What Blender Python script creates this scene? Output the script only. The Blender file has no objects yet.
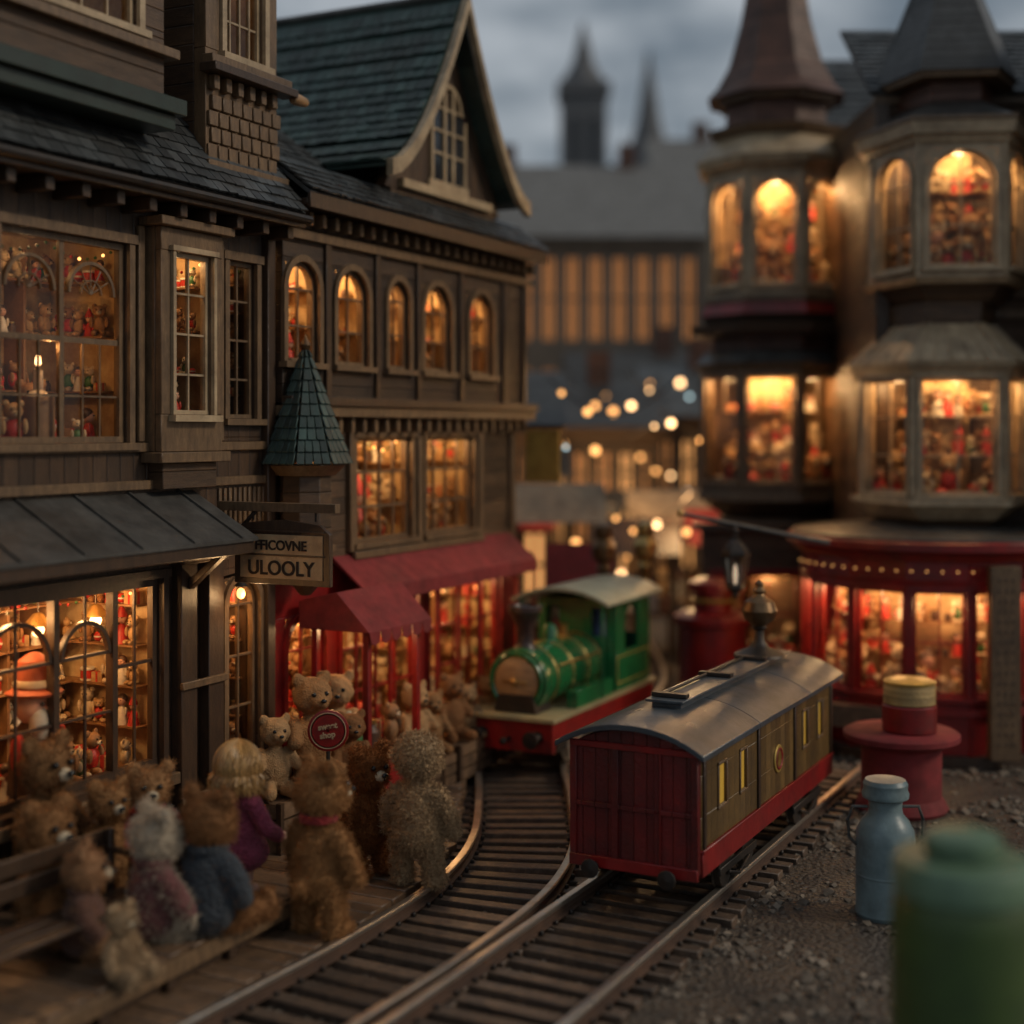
import bpy, math, random
from mathutils import Vector, Matrix, noise
random.seed(7)
R=math.radians
sc=bpy.context.scene
I4=Matrix.Identity(4)
def T(x,y,z): return Matrix.Translation((x,y,z))
def RZ(a): return Matrix.Rotation(a,4,'Z')
def RX(a): return Matrix.Rotation(a,4,'X')
def RY(a): return Matrix.Rotation(a,4,'Y')

# ------------------------------------------------------------------ materials
def newmat(name):
    m=bpy.data.materials.new(name); m.use_nodes=True
    nt=m.node_tree
    return m,nt,nt.nodes['Principled BSDF']
def nd(nt,t,**k):
    n=nt.nodes.new(t)
    for a,b in k.items():
        try: setattr(n,a,b)
        except Exception: n.inputs[a].default_value=b
    return n
def mth(nt,op,a,b=None):
    n=nt.nodes.new('ShaderNodeMath'); n.operation=op
    for i,x in enumerate((a,b)):
        if x is None: continue
        if isinstance(x,(int,float)): n.inputs[i].default_value=x
        else: nt.links.new(x,n.inputs[i])
    return n.outputs[0]
def mixc(nt,fac,a,b,bt='MIX'):
    n=nt.nodes.new('ShaderNodeMix'); n.data_type='RGBA'; n.blend_type=bt
    for s,x in ((0,fac),(6,a),(7,b)):
        if isinstance(x,(int,float)): n.inputs[s].default_value=x
        elif isinstance(x,(tuple,list)): n.inputs[s].default_value=(*x[:3],1)
        else: nt.links.new(x,n.inputs[s])
    return n.outputs[2]
def nosample(m):
    try: m.cycles.emission_sampling='NONE'
    except Exception: pass
    return m
def mat(name,c1,c2=None,rough=.6,metal=0,ns=6,bump=.2,bs=45,stretch=(1,1,1),island=0.,planks=None,emis=None,es=0,coat=0,dirt=.35,wear=0):
    m,nt,p=newmat(name); L=nt.links.new
    if c2 is None: c2=tuple(x*.6 for x in c1)
    tc=nd(nt,'ShaderNodeTexCoord'); mp=nd(nt,'ShaderNodeMapping'); mp.inputs['Scale'].default_value=stretch
    L(tc.outputs['Object'],mp.inputs['Vector'])
    n1=nd(nt,'ShaderNodeTexNoise'); n1.inputs['Scale'].default_value=ns; n1.inputs['Detail'].default_value=7; n1.inputs['Roughness'].default_value=.65
    L(mp.outputs[0],n1.inputs['Vector'])
    r=nd(nt,'ShaderNodeValToRGB'); r.color_ramp.elements[0].position=.33; r.color_ramp.elements[1].position=.68
    L(n1.outputs[0],r.inputs[0])
    col=mixc(nt,r.outputs[0],c1,c2)
    if wear:
        n4=nd(nt,'ShaderNodeTexNoise'); n4.inputs['Scale'].default_value=ns*3.3; n4.inputs['Detail'].default_value=8; n4.inputs['Roughness'].default_value=.7
        L(mp.outputs[0],n4.inputs['Vector'])
        r4=nd(nt,'ShaderNodeValToRGB'); r4.color_ramp.elements[0].position=.57; r4.color_ramp.elements[1].position=.66
        L(n4.outputs[0],r4.inputs[0])
        col=mixc(nt,mth(nt,'MULTIPLY',r4.outputs[0],wear),col,tuple(min(1,x*1.7+.02) for x in c1))
    n3=nd(nt,'ShaderNodeTexNoise'); n3.inputs['Scale'].default_value=2.3; n3.inputs['Detail'].default_value=9; n3.inputs['Roughness'].default_value=.75
    L(tc.outputs['Object'],n3.inputs['Vector'])
    r3=nd(nt,'ShaderNodeValToRGB'); r3.color_ramp.elements[0].position=.45; r3.color_ramp.elements[1].position=.7
    L(n3.outputs[0],r3.inputs[0])
    dm=mth(nt,'MULTIPLY',r3.outputs[0],dirt)
    col=mixc(nt,dm,col,(.035,.025,.018))
    n2=nd(nt,'ShaderNodeTexNoise'); n2.inputs['Scale'].default_value=bs; n2.inputs['Detail'].default_value=5
    L(mp.outputs[0],n2.inputs['Vector'])
    h=mth(nt,'MULTIPLY',n2.outputs[0],.4)
    if planks:
        ax,pitch=planks
        sp=nd(nt,'ShaderNodeSeparateXYZ'); L(tc.outputs['Object'],sp.inputs[0])
        v=mth(nt,'DIVIDE',sp.outputs[ax],pitch)
        fl=mth(nt,'FLOOR',v); fr=mth(nt,'FRACT',v)
        wn=nd(nt,'ShaderNodeTexWhiteNoise',noise_dimensions='1D'); L(fl,wn.inputs['W'])
        g=nd(nt,'ShaderNodeValToRGB'); e=g.color_ramp.elements
        e[0].position=0; e[0].color=(0,0,0,1); e[1].position=.07; e[1].color=(1,1,1,1)
        x=e.new(.95); x.color=(.85,.85,.85,1); x=e.new(1.); x.color=(0,0,0,1)
        L(fr,g.inputs[0])
        gg=mth(nt,'ADD',mth(nt,'MULTIPLY',g.outputs[0],.6),.4)
        vv=mth(nt,'MULTIPLY',mth(nt,'ADD',mth(nt,'MULTIPLY',wn.outputs[0],.55),.7),gg)
        hs=nd(nt,'ShaderNodeHueSaturation'); L(vv,hs.inputs['Value']); L(col,hs.inputs['Color']); col=hs.outputs[0]
        h=mth(nt,'ADD',h,g.outputs[0])
    if island:
        gi=nd(nt,'ShaderNodeNewGeometry')
        vv=mth(nt,'ADD',mth(nt,'MULTIPLY',gi.outputs['Random Per Island'],2*island),1-island)
        hs=nd(nt,'ShaderNodeHueSaturation'); L(vv,hs.inputs['Value']); L(col,hs.inputs['Color']); col=hs.outputs[0]
    L(col,p.inputs['Base Color'])
    rr=mth(nt,'ADD',mth(nt,'MULTIPLY',n1.outputs[0],.3),rough-.15); L(rr,p.inputs['Roughness'])
    p.inputs['Metallic'].default_value=metal
    if coat: p.inputs['Coat Weight'].default_value=coat; p.inputs['Coat Roughness'].default_value=.15
    b=nd(nt,'ShaderNodeBump'); b.inputs['Strength'].default_value=bump; b.inputs['Distance'].default_value=.02
    L(h,b.inputs['Height']); L(b.outputs[0],p.inputs['Normal'])
    if emis: p.inputs['Emission Color'].default_value=(*emis,1); p.inputs['Emission Strength'].default_value=es; nosample(m)
    return m
def emat(name,c,s):
    m,nt,p=newmat(name); p.inputs['Base Color'].default_value=(*c,1); p.inputs['Emission Color'].default_value=(*c,1); p.inputs['Emission Strength'].default_value=s
    return nosample(m)
def glassmat(name,tint=(1,1,1)):
    m,nt,p=newmat(name); nt.nodes.remove(p); out=[n for n in nt.nodes if n.type=='OUTPUT_MATERIAL'][0]
    t=nd(nt,'ShaderNodeBsdfTransparent'); t.inputs[0].default_value=(*tint,1)
    g=nd(nt,'ShaderNodeBsdfGlossy'); g.inputs['Roughness'].default_value=.06
    fr=nd(nt,'ShaderNodeFresnel'); fr.inputs[0].default_value=1.45
    ns=nd(nt,'ShaderNodeTexNoise'); ns.inputs['Scale'].default_value=3
    b=nd(nt,'ShaderNodeBump'); b.inputs['Strength'].default_value=.15; nt.links.new(ns.outputs[0],b.inputs['Height']); nt.links.new(b.outputs[0],g.inputs['Normal'])
    mx=nd(nt,'ShaderNodeMixShader'); nt.links.new(mth(nt,'MULTIPLY',fr.outputs[0],.8),mx.inputs[0]); nt.links.new(t.outputs[0],mx.inputs[1]); nt.links.new(g.outputs[0],mx.inputs[2])
    nt.links.new(mx.outputs[0],out.inputs[0]); return m
GLASS=glassmat('window_glass',(.97,.93,.86))
WDK=mat('dark_stained_boards',(.055,.03,.016),(.028,.015,.009),rough=.45,planks=(2,.115),stretch=(1,1,7),ns=4,bump=.5,dirt=.5,wear=.3)
WBR=mat('brown_boards',(.125,.068,.033),(.06,.032,.016),rough=.5,planks=(2,.13),stretch=(1,1,6),ns=5,bump=.5,dirt=.6,wear=.4)
WVT=mat('vertical_boards',(.095,.05,.024),(.045,.024,.013),rough=.45,planks=(0,.12),stretch=(6,6,1),ns=4,bump=.5,dirt=.6,wear=.4)
TRIM=mat('weathered_trim',(.21,.128,.066),(.1,.06,.032),rough=.42,stretch=(5,5,1),bump=.35,dirt=.6,wear=.4)
TRIMD=mat('dark_trim',(.07,.04,.023),(.035,.02,.013),rough=.38,stretch=(5,5,1),bump=.3,wear=.3)
CREAM=mat('aged_cream_paint',(.52,.39,.24),(.33,.235,.14),rough=.42,bump=.25,dirt=.55)
GRNT=mat('dark_green_trim',(.03,.045,.033),(.016,.026,.02),rough=.4)
SLATE=mat('slate_tiles',(.062,.068,.07),(.03,.034,.035),rough=.42,island=.5,bump=.3,ns=12,dirt=.6)
SLATEG=mat('green_slate_tiles',(.045,.082,.07),(.024,.045,.04),rough=.42,island=.45,bump=.3,ns=12,dirt=.6)
SLROW=mat('slate_rows',(.07,.07,.068),(.038,.038,.037),rough=.5,planks=(2,.09),bump=.5)
LEAD=mat('lead_sheet',(.13,.125,.115),(.06,.058,.054),rough=.36,metal=.3,bump=.3,bs=20,dirt=.6)
BRICK=mat('spire_tile_rows',(.14,.058,.034),(.07,.03,.02),rough=.55,planks=(2,.085),bump=.7)
INT=mat('interior_wallpaper',(.6,.45,.25),(.4,.25,.12),rough=.8,ns=9,bump=.1)
SHELF=mat('shelf_wood',(.3,.16,.07),(.18,.09,.04),rough=.5)
RED=mat('red_paint',(.3,.014,.013),(.15,.008,.008),rough=.36,bump=.15,ns=4,dirt=.5,wear=.12)
REDB=mat('red_boards',(.2,.014,.012),(.1,.008,.008),rough=.42,bump=.45,planks=(1,.085),ns=5,dirt=.65,wear=.15)
REDCL=mat('red_canvas',(.26,.022,.024),(.15,.013,.014),rough=.8,bump=.4,bs=90)
GREEN=mat('engine_green',(.015,.17,.052),(.01,.1,.035),rough=.22,bump=.06,coat=.6,dirt=.3,ns=3)
BRASS=mat('aged_brass',(.7,.48,.18),(.42,.27,.1),rough=.3,metal=.9,bump=.1)
BRONZE=mat('bronze',(.25,.15,.07),(.12,.07,.04),rough=.35,metal=.8)
IRON=mat('black_iron',(.03,.028,.027),(.055,.04,.03),rough=.45,metal=.5,bump=.3)
STEEL=mat('worn_steel',(.8,.74,.66),(.55,.47,.38),rough=.34,metal=.95,bump=.1,dirt=.05)
RUST=mat('rusty_rail_side',(.12,.065,.04),(.06,.035,.025),rough=.7,metal=.2,bump=.3)
SLEEP=mat('sleeper_timber',(.13,.085,.056),(.055,.038,.028),rough=.5,island=.4,bump=.6,ns=14,wear=.4)
PLANK=mat('platform_timber',(.19,.115,.066),(.085,.052,.032),rough=.42,island=.35,bump=.5,ns=10,dirt=.6,wear=.4)
ROOFCAR=mat('grey_roof_felt',(.07,.085,.1),(.04,.05,.06),rough=.33,bump=.25,bs=60,dirt=.5,wear=.15)
OLIVE=mat('olive_brown_panel',(.19,.11,.036),(.11,.065,.025),rough=.38,bump=.2,planks=(0,.11))
CABROOF=mat('pale_green_roof',(.38,.4,.29),(.24,.26,.18),rough=.4,dirt=.5)
YEL=mat('warm_yellow_pane',(.6,.38,.05),(.45,.26,.04),rough=.35,emis=(1,.55,.08),es=.12)
GOLD=mat('gold_paint',(.6,.4,.1),(.4,.25,.06),rough=.4,metal=.4)
TAN=mat('turned_wood',(.46,.28,.13),(.27,.15,.07),rough=.42,stretch=(1,1,4))
SIGNW=mat('sign_face',(.5,.36,.2),(.36,.24,.13),rough=.6,dirt=.4,wear=.3)
INK=mat('sign_ink',(.02,.012,.008),(.03,.018,.01),rough=.9,bump=0)
TEALM=mat('enamel_teal',(.19,.26,.27),(.11,.16,.17),rough=.36,bump=.12,dirt=.55,wear=.15)
GRNCAN=mat('green_enamel',(.06,.105,.025),(.04,.075,.02),rough=.45)
GRNCAP=mat('pale_green_enamel',(.14,.23,.14),(.1,.17,.1),rough=.4)
DIST=mat('distant_wall',(.24,.19,.145),(.15,.12,.09),rough=.8)
DISTR=mat('hazy_distant_roof',(.2,.195,.185),(.12,.12,.115),rough=.7)  # greyed base colour carries the haze of distance
BLACKG=mat('dark_pane',(.03,.035,.04),(.02,.02,.025),rough=.12,bump=0)
SKIN=mat('doll_skin',(.6,.36,.26),(.55,.3,.22),rough=.5,bump=.05,dirt=0)
BLK=mat('black_bead',(.01,.01,.01),(.01,.01,.01),rough=.15,bump=0,dirt=0)
BULB=emat('lamp_bulb',(1,.46,.14),3)
BULBS=emat('bulb_bright',(1,.58,.26),7)
BULBC=emat('bulb_cool',(.6,.85,.9),2.5)

# ------------------------------------------------------------------ mesh builder
class MB:
    def __init__(s): s.v=[];s.f=[];s.m=[];s.s=[];s.mats=[]
    def mi(s,m):
        if m not in s.mats: s.mats.append(m)
        return s.mats.index(m)
    def add(s,vs,fs,m,M=None,smooth=False):
        o=len(s.v); k=s.mi(m)
        if M is not None: vs=[M@Vector(v) for v in vs]
        s.v.extend([tuple(v) for v in vs])
        for f in fs: s.f.append([o+i for i in f]); s.m.append(k); s.s.append(smooth)
    def bx(s,x0,x1,y0,y1,z0,z1,m,M=None):
        s.add([(x0,y0,z0),(x1,y0,z0),(x1,y1,z0),(x0,y1,z0),(x0,y0,z1),(x1,y0,z1),(x1,y1,z1),(x0,y1,z1)],
              [(0,3,2,1),(4,5,6,7),(0,1,5,4),(1,2,6,5),(2,3,7,6),(3,0,4,7)],m,M)
    def lathe(s,pr,m,M=None,seg=28,smooth=True,ph=0):
        vs=[];fs=[];n=len(pr)
        for r,z in pr:
            for i in range(seg):
                a=2*math.pi*i/seg+ph; vs.append((r*math.cos(a),r*math.sin(a),z))
        for j in range(n-1):
            for i in range(seg):
                k=(i+1)%seg; fs.append((j*seg+i,j*seg+k,(j+1)*seg+k,(j+1)*seg+i))
        fs.append(tuple(reversed(range(seg)))); fs.append(tuple((n-1)*seg+i for i in range(seg)))
        s.add(vs,fs,m,M,smooth)
    def ell(s,c,r,m,M=None,seg=16,rings=10):
        if isinstance(r,(int,float)): r=(r,r,r)
        vs=[(c[0],c[1],c[2]-r[2])];fs=[]
        for j in range(1,rings):
            t=-math.pi/2+math.pi*j/rings
            for i in range(seg):
                a=2*math.pi*i/seg; vs.append((c[0]+r[0]*math.cos(t)*math.cos(a),c[1]+r[1]*math.cos(t)*math.sin(a),c[2]+r[2]*math.sin(t)))
        vs.append((c[0],c[1],c[2]+r[2])); top=len(vs)-1
        for i in range(seg):
            k=(i+1)%seg; fs.append((0,1+k,1+i)); fs.append((top,top-seg+i,top-seg+k))
        for j in range(rings-2):
            for i in range(seg):
                k=(i+1)%seg; a=1+j*seg; fs.append((a+i,a+k,a+seg+k,a+seg+i))
        s.add(vs,fs,m,M,True)
    def tube(s,pts,r,m,M=None,seg=8):
        pts=[Vector(p) for p in pts]; vs=[];fs=[]
        if isinstance(r,(int,float)): r=[r]*len(pts)
        for i,p in enumerate(pts):
            d=(pts[min(i+1,len(pts)-1)]-pts[max(i-1,0)]).normalized()
            u=d.cross(Vector((0,0,1))) if abs(d.z)<.95 else d.cross(Vector((0,1,0)))
            u.normalize(); w=d.cross(u)
            for k in range(seg):
                a=2*math.pi*k/seg; vs.append(p+u*math.cos(a)*r[i]+w*math.sin(a)*r[i])
        for i in range(len(pts)-1):
            for k in range(seg):
                q=(k+1)%seg; fs.append((i*seg+k,i*seg+q,(i+1)*seg+q,(i+1)*seg+k))
        fs.append(tuple(range(seg))[::-1]); fs.append(tuple((len(pts)-1)*seg+k for k in range(seg)))
        s.add(vs,fs,m,M,True)
    def prism(s,poly,ex,m,M=None):
        n=len(poly); ex=Vector(ex); a=[Vector(p) for p in poly]; b=[p+ex for p in a]
        fs=[tuple(range(n)),tuple(range(2*n-1,n-1,-1))]+[(i,n+i,n+(i+1)%n,(i+1)%n) for i in range(n)]
        s.add(a+b,fs,m,M)
    def build(s,name,parent=None,M=None,bevel=0,sharp=35):
        me=bpy.data.meshes.new(name); me.from_pydata(s.v,[],s.f)
        for m in s.mats: me.materials.append(m)
        me.polygons.foreach_set('material_index',s.m); me.polygons.foreach_set('use_smooth',s.s); me.update()
        try: me.set_sharp_from_angle(angle=R(sharp))
        except Exception: pass
        o=bpy.data.objects.new(name,me); sc.collection.objects.link(o)
        if parent: o.parent=parent
        if M is not None: o.matrix_local=M
        if bevel: BEV.append((o,bevel))
        return o
BEV=[]; FUR=[]
def E(name,M):
    o=bpy.data.objects.new(name,None); sc.collection.objects.link(o); o.matrix_world=M; o.empty_display_size=.2; return o
def lamp(parent,loc,P,rad=.05,c=(1,.6,.27)):
    l=bpy.data.lights.new('room_lamp','POINT'); l.energy=P*1.35; l.shadow_soft_size=rad; l.color=c
    o=bpy.data.objects.new('room_lamp',l); sc.collection.objects.link(o); o.parent=parent; o.location=loc; return o

# ------------------------------------------------------------------ toys for window displays
def cm(n,c,r=.7): return mat(n,c,tuple(x*.7 for x in c),rough=r,bump=.3,dirt=.1)
TC={'br':cm('plush_brown',(.3,.15,.06)),'tan':cm('plush_tan',(.45,.28,.13)),'cr':cm('plush_cream',(.6,.48,.32)),'rd':cm('toy_red',(.5,.03,.02),.4),
    'gn':cm('toy_green',(.05,.16,.05),.4),'wh':cm('toy_white',(.7,.65,.55),.5),'bl':cm('toy_blue',(.06,.12,.3),.4),'dk':cm('toy_dark',(.08,.04,.025),.5)}
def toybear(m,cl=None):
    b=MB(); b.ell((0,0,.34),(.2,.17,.26),m if not cl else cl,seg=12,rings=8); b.ell((0,-.02,.74),(.2,.18,.18),m,seg=12,rings=8)
    for sx in (-1,1):
        b.ell((sx*.15,0,.9),(.075,.04,.075),m,seg=8,rings=6); b.ell((sx*.22,-.08,.42),(.07,.09,.17),m,seg=8,rings=6)
        b.ell((sx*.13,-.2,.09),(.09,.16,.09),m,seg=8,rings=6); b.ell((sx*.07,-.185,.78),.022,BLK,seg=6,rings=4)
    b.ell((0,-.18,.69),(.08,.07,.06),TC['cr'],seg=8,rings=6); b.ell((0,-.25,.71),.022,BLK,seg=6,rings=4)
    return b
def toydoll(c,hat):
    b=MB(); b.lathe([(.22,0),(.19,.15),(.12,.45),(.06,.55)],c,seg=12); b.ell((0,0,.7),(.15,.14,.16),SKIN,seg=12,rings=8)
    if hat: b.lathe([(.17,.74),(.16,.8),(.09,.95),(.02,1.1)],hat,seg=12); b.ell((0,0,1.1),.04,TC['wh'],seg=6,rings=5)
    else: b.ell((0,.03,.75),(.17,.15,.16),TC['dk'],seg=12,rings=8)
    for sx in (-1,1): b.ell((sx*.17,-.05,.38),(.05,.05,.14),c,seg=8,rings=5); b.ell((sx*.05,-.135,.72),.018,BLK,seg=6,rings=4)
    return b
def toydrum():
    b=MB(); b.lathe([(.22,0),(.24,.02),(.24,.06),(.22,.07)],TC['wh'],seg=14); b.lathe([(.22,.07),(.22,.33)],TC['rd'],seg=14); b.lathe([(.22,.33),(.24,.34),(.24,.4),(.22,.42)],TC['wh'],seg=14); return b
def toyball(): 
    b=MB(); b.ell((0,0,.2),.2,TC['rd'],seg=12,rings=8); b.lathe([(.201,.17),(.207,.2),(.201,.23)],TC['wh'],seg=12); return b
def toybox():
    b=MB(); b.bx(-.22,.22,-.16,.16,0,.36,TC['tan']); b.bx(-.225,.225,-.04,.04,-.0,.365,TC['rd']); b.bx(-.04,.04,-.165,.165,0,.366,TC['rd']); return b
def toyjar():
    b=MB(); b.lathe([(.12,0),(.16,.03),(.17,.3),(.1,.4),(.1,.44)],TC['dk'],seg=12); b.lathe([(.12,.44),(.12,.5),(.0,.52)],BRASS,seg=12); return b
TOYS=[]
for i,b in enumerate([toybear(TC['br']),toybear(TC['tan'],TC['rd']),toybear(TC['cr']),toybear(TC['tan']),toybear(TC['br'],TC['rd']),toydoll(TC['rd'],None),toydoll(TC['wh'],None),toydoll(TC['rd'],TC['rd']),toydrum(),toyball(),toybox(),toyjar(),toybear(TC['br']),toybear(TC['cr'],TC['gn'])]):
    o=b.build('toy_proto'); TOYS.append(o.data); bpy.data.objects.remove(o)
def toyrow(parent,M,xa,xb,y,z,size,n=None,jit=.04,ang=0):
    if n is None: n=max(1,int((xb-xa)/(size*.4)))
    for i in range(n):
        x=xa+(xb-xa)*(i+.5)/n+random.uniform(-.1,.1)*size
        o=bpy.data.objects.new('display_toy',random.choice(TOYS)); sc.collection.objects.link(o); o.parent=parent
        k=size*random.uniform(.65,1.15)
        o.matrix_local=M@T(x,y+random.uniform(-jit,jit),z)@RZ(ang+random.uniform(-.6,.6))@Matrix.Scale(k,4)

# ------------------------------------------------------------------ building helpers (local: x right, y into wall, z up)
def facade(mb,M,x0,x1,z0,z1,ops,m,th=.1,y=0):
    xs=sorted({x0,x1,*[min(max(o[0],x0),x1) for o in ops],*[min(max(o[1],x0),x1) for o in ops]}); zs=sorted({z0,z1,*[o[2] for o in ops],*[o[3] for o in ops]})
    for j in range(len(zs)-1):
        zc=(zs[j]+zs[j+1])/2; run=None
        for i in range(len(xs)-1):
            xc=(xs[i]+xs[i+1])/2
            hole=any(o[0]<xc<o[1] and o[2]<zc<o[3] for o in ops)
            if not hole: 
                if run is None: run=xs[i]
            if hole or i==len(xs)-2:
                if run is not None:
                    mb.bx(run,xs[i] if hole else xs[i+1],y,y+th,zs[j],zs[j+1],m,M); run=None
    for o in ops:
        if len(o)>4 and o[4]: spandrel(mb,M,o[0],o[1],o[3],y,y+th,m)
def spandrel(mb,M,xa,xb,zt,y0,y1,m,seg=8):
    r=(xb-xa)/2; cx=(xa+xb)/2; cz=zt-r
    for sx in (-1,1):
        c=(cx+sx*r,zt); pts=[(cx+sx*r*math.cos(math.pi/2*k/seg),cz+r*math.sin(math.pi/2*k/seg)) for k in range(seg+1)]
        for k in range(seg):
            a,b=pts[k],pts[k+1]
            mb.add([(c[0],y0,c[1]),(a[0],y0,a[1]),(b[0],y0,b[1]),(a[0],y1,a[1]),(b[0],y1,b[1])],[(0,1,2),(1,3,4,2)],m,M)
def archring(mb,M,cx,cz,r0,r1,y0,y1,m,seg=14):
    vs=[];fs=[]
    for k in range(seg+1):
        a=math.pi*k/seg; c,s_=math.cos(a),math.sin(a)
        vs+=[(cx+r0*c,y0,cz+r0*s_),(cx+r1*c,y0,cz+r1*s_),(cx+r1*c,y1,cz+r1*s_),(cx+r0*c,y1,cz+r0*s_)]
    for k in range(seg):
        a=4*k
        for q in range(4): fs.append((a+q,a+(q+1)%4,a+4+(q+1)%4,a+4+q))
    mb.add(vs,fs,m,M)
def window(mb,M,xa,xb,za,zb,arch=False,nx=2,nz=3,fm=None,y=0,fw=.03,trim=.05,bw=.014,sill=True):
    fm=fm or TRIM; r=(xb-xa)/2; cx=(xa+xb)/2; zs=zb-r if arch else zb
    e=.002
    mb.bx(xa+e,xa+fw,y+.025,y+.07,za+fw,zs,fm,M); mb.bx(xb-fw,xb-e,y+.025,y+.07,za+fw,zs,fm,M); mb.bx(xa+e,xb-e,y+.022,y+.073,za+e,za+fw,fm,M)
    if arch: archring(mb,M,cx,zs,r-fw,r-e,y+.025,y+.07,fm)
    else: mb.bx(xa+e,xb-e,y+.022,y+.073,zb-fw,zb-e,fm,M)
    for i in range(1,nx):
        x=xa+(xb-xa)*i/nx; zt=zs+math.sqrt(max(r*r-(x-cx)**2,0)) if arch else zb
        mb.bx(x-bw/2,x+bw/2,y+.035,y+.06,za+fw,zt-fw,fm,M)
    for j in range(1,nz):
        z=za+(zs-za if arch else zb-za)*j/(nz-1 if arch and nz>1 else nz)
        if arch and j==nz-1: z=zs
        mb.bx(xa+fw,xb-fw,y+.038,y+.057,z-bw/2,z+bw/2,fm,M)
    if trim:
        mb.bx(xa-trim,xa-e,y-.025,y+.01,za,zs,fm,M); mb.bx(xb+e,xb+trim,y-.025,y+.01,za,zs,fm,M)
        if arch: archring(mb,M,cx,zs,r+e,r+trim,y-.025,y+.01,fm)
        else: mb.bx(xa-trim*1.4,xb+trim*1.4,y-.035,y+.01,zb+e,zb+trim*1.2,fm,M)
    if sill: mb.bx(xa-trim-.02,xb+trim+.02,y-.06,y+.01,za-.045,za-e,fm,M)
    if arch:
        n=10; pts=[(xa+fw,y+.048,za+fw),(xb-fw,y+.048,za+fw)]+[(cx+(r-fw)*math.cos(math.pi*k/n),y+.048,zs+(r-fw)*math.sin(math.pi*k/n)) for k in range(n+1)]
        mb.add(pts,[tuple(range(len(pts)))],GLASS,M)
    else: mb.add([(xa+fw,y+.048,za+fw),(xb-fw,y+.048,za+fw),(xb-fw,y+.048,zb-fw),(xa+fw,y+.048,zb-fw)],[(0,1,2,3)],GLASS,M)
def room(mb,par,M,xa,xb,za,zb,y0=.1,d=.5,P=3,toys=.3,shelves=None,cub=.3,garland=True,side=True):
    m=INT; g=.06; t=.02
    xa-=g;xb+=g;za-=.02;zb+=g
    mb.bx(xa,xb,y0+d,y0+d+t,za,zb,m,M); mb.bx(xa-t,xa,y0+.003,y0+d,za,zb,m,M); mb.bx(xb,xb+t,y0+.003,y0+d,za,zb,m,M)
    mb.bx(xa,xb,y0+.003,y0+d,zb,zb+t,m,M); mb.bx(xa,xb,y0+.003,y0+d,za-t,za,SHELF,M)
    if P: 
        lamp(par,M@Vector(((xa+xb)/2+random.uniform(-.1,.1)*(xb-xa),y0+d*.3,zb-.07)),P)
    if toys:
        toyrow(par,M,xa+.08,xb-.08,y0+d*.22,za,toys*.85); toyrow(par,M,xa+.08,xb-.08,y0+d*.48,za,toys*1.3)
        hs=max(.2,toys*.85); ns=shelves if shelves is not None else max(1,int((zb-za-.15)/hs)-0)
        for k in range(1,ns+1):
            z=za+(zb-za-.08)*k/(ns+.6)
            mb.bx(xa,xb,y0+d*.7,y0+d,z-.012,z,SHELF,M); toyrow(par,M,xa+.05,xb-.05,y0+d*.83,z,hs*.8)
            if side:
                sd=min(.13,(xb-xa)*.22)
                mb.bx(xb-sd,xb-.001,y0+.04,y0+d*.69,z-.012,z,SHELF,M)
                ny=max(2,int(d*.65/(hs*.32)))
                for q in range(ny):
                    o=bpy.data.objects.new('display_toy',random.choice(TOYS)); sc.collection.objects.link(o); o.parent=par
                    o.matrix_local=M@T(xb-sd*.55,y0+.07+d*.58*(q+.5)/ny,z)@RZ(R(-80)+random.uniform(-.5,.5))@Matrix.Scale(hs*random.uniform(.55,.85),4)
        nc=int((xb-xa)/cub)
        for k in range(1,nc): x=xa+(xb-xa)*k/nc; mb.bx(x-.01,x+.01,y0+d*.72,y0+d-.001,za+.002,zb-.1,SHELF,M)
        if garland:
            n=max(6,int((xb-xa)/.07))
            for k in range(n+1):
                q=k/n; mb.ell((xa+.03+(xb-xa-.06)*q,y0+.06,zb-.1-.07*abs(math.sin(q*math.pi*max(1,round((xb-xa)/.5))))),.011,random.choice((TC['gn'],TC['rd'],TC['gn'],BULB)),M,seg=6,rings=4)
def shingles(mb,M,o,u,v,W,H,m,row=.1,col=.1,th=.014):
    o,u,v=Vector(o),Vector(u).normalized(),Vector(v).normalized(); n=u.cross(v)
    nr=int(H/row); nc=int(W/col)
    mb.prism([o-n*.03,o+u*W-n*.03,o+u*W+v*H-n*.03,o+v*H-n*.03],n*.028,m,M)
    for j in range(nr):
        off=(j%2)*.5
        for i in range(-1,nc+1):
            a=max(0,(i+off)*col); b=min(W,(i+1+off)*col-.006)
            if b-a<.015: continue
            l=row*random.uniform(.96,1.06)
            p=o+v*(j*row)+n*(.012+random.uniform(0,.01)); q=o+v*(j*row+l*1.12)+n*.002
            vs=[p+u*a-v*random.uniform(0,.014),p+u*b-v*random.uniform(0,.014),q+u*b,q+u*a]
            mb.prism(vs,n*th,m,M)
def ringband(mb,pts,z0,z1,o0,o1,m,M=None):
    c=sum((Vector((p[0],p[1],0)) for p in pts),Vector())/len(pts)
    def off(o): return [Vector((p[0],p[1],0))+(Vector((p[0],p[1],0))-c).normalized()*o for p in pts]
    a=off(o0);b=off(o1);n=len(pts)
    vs=[(p.x,p.y,z0) for p in a]+[(p.x,p.y,z1) for p in b]
    mb.add(vs,[tuple(range(n))[::-1],tuple(range(n,2*n))]+[(i,(i+1)%n,n+(i+1)%n,n+i) for i in range(n)],m,M)
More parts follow.
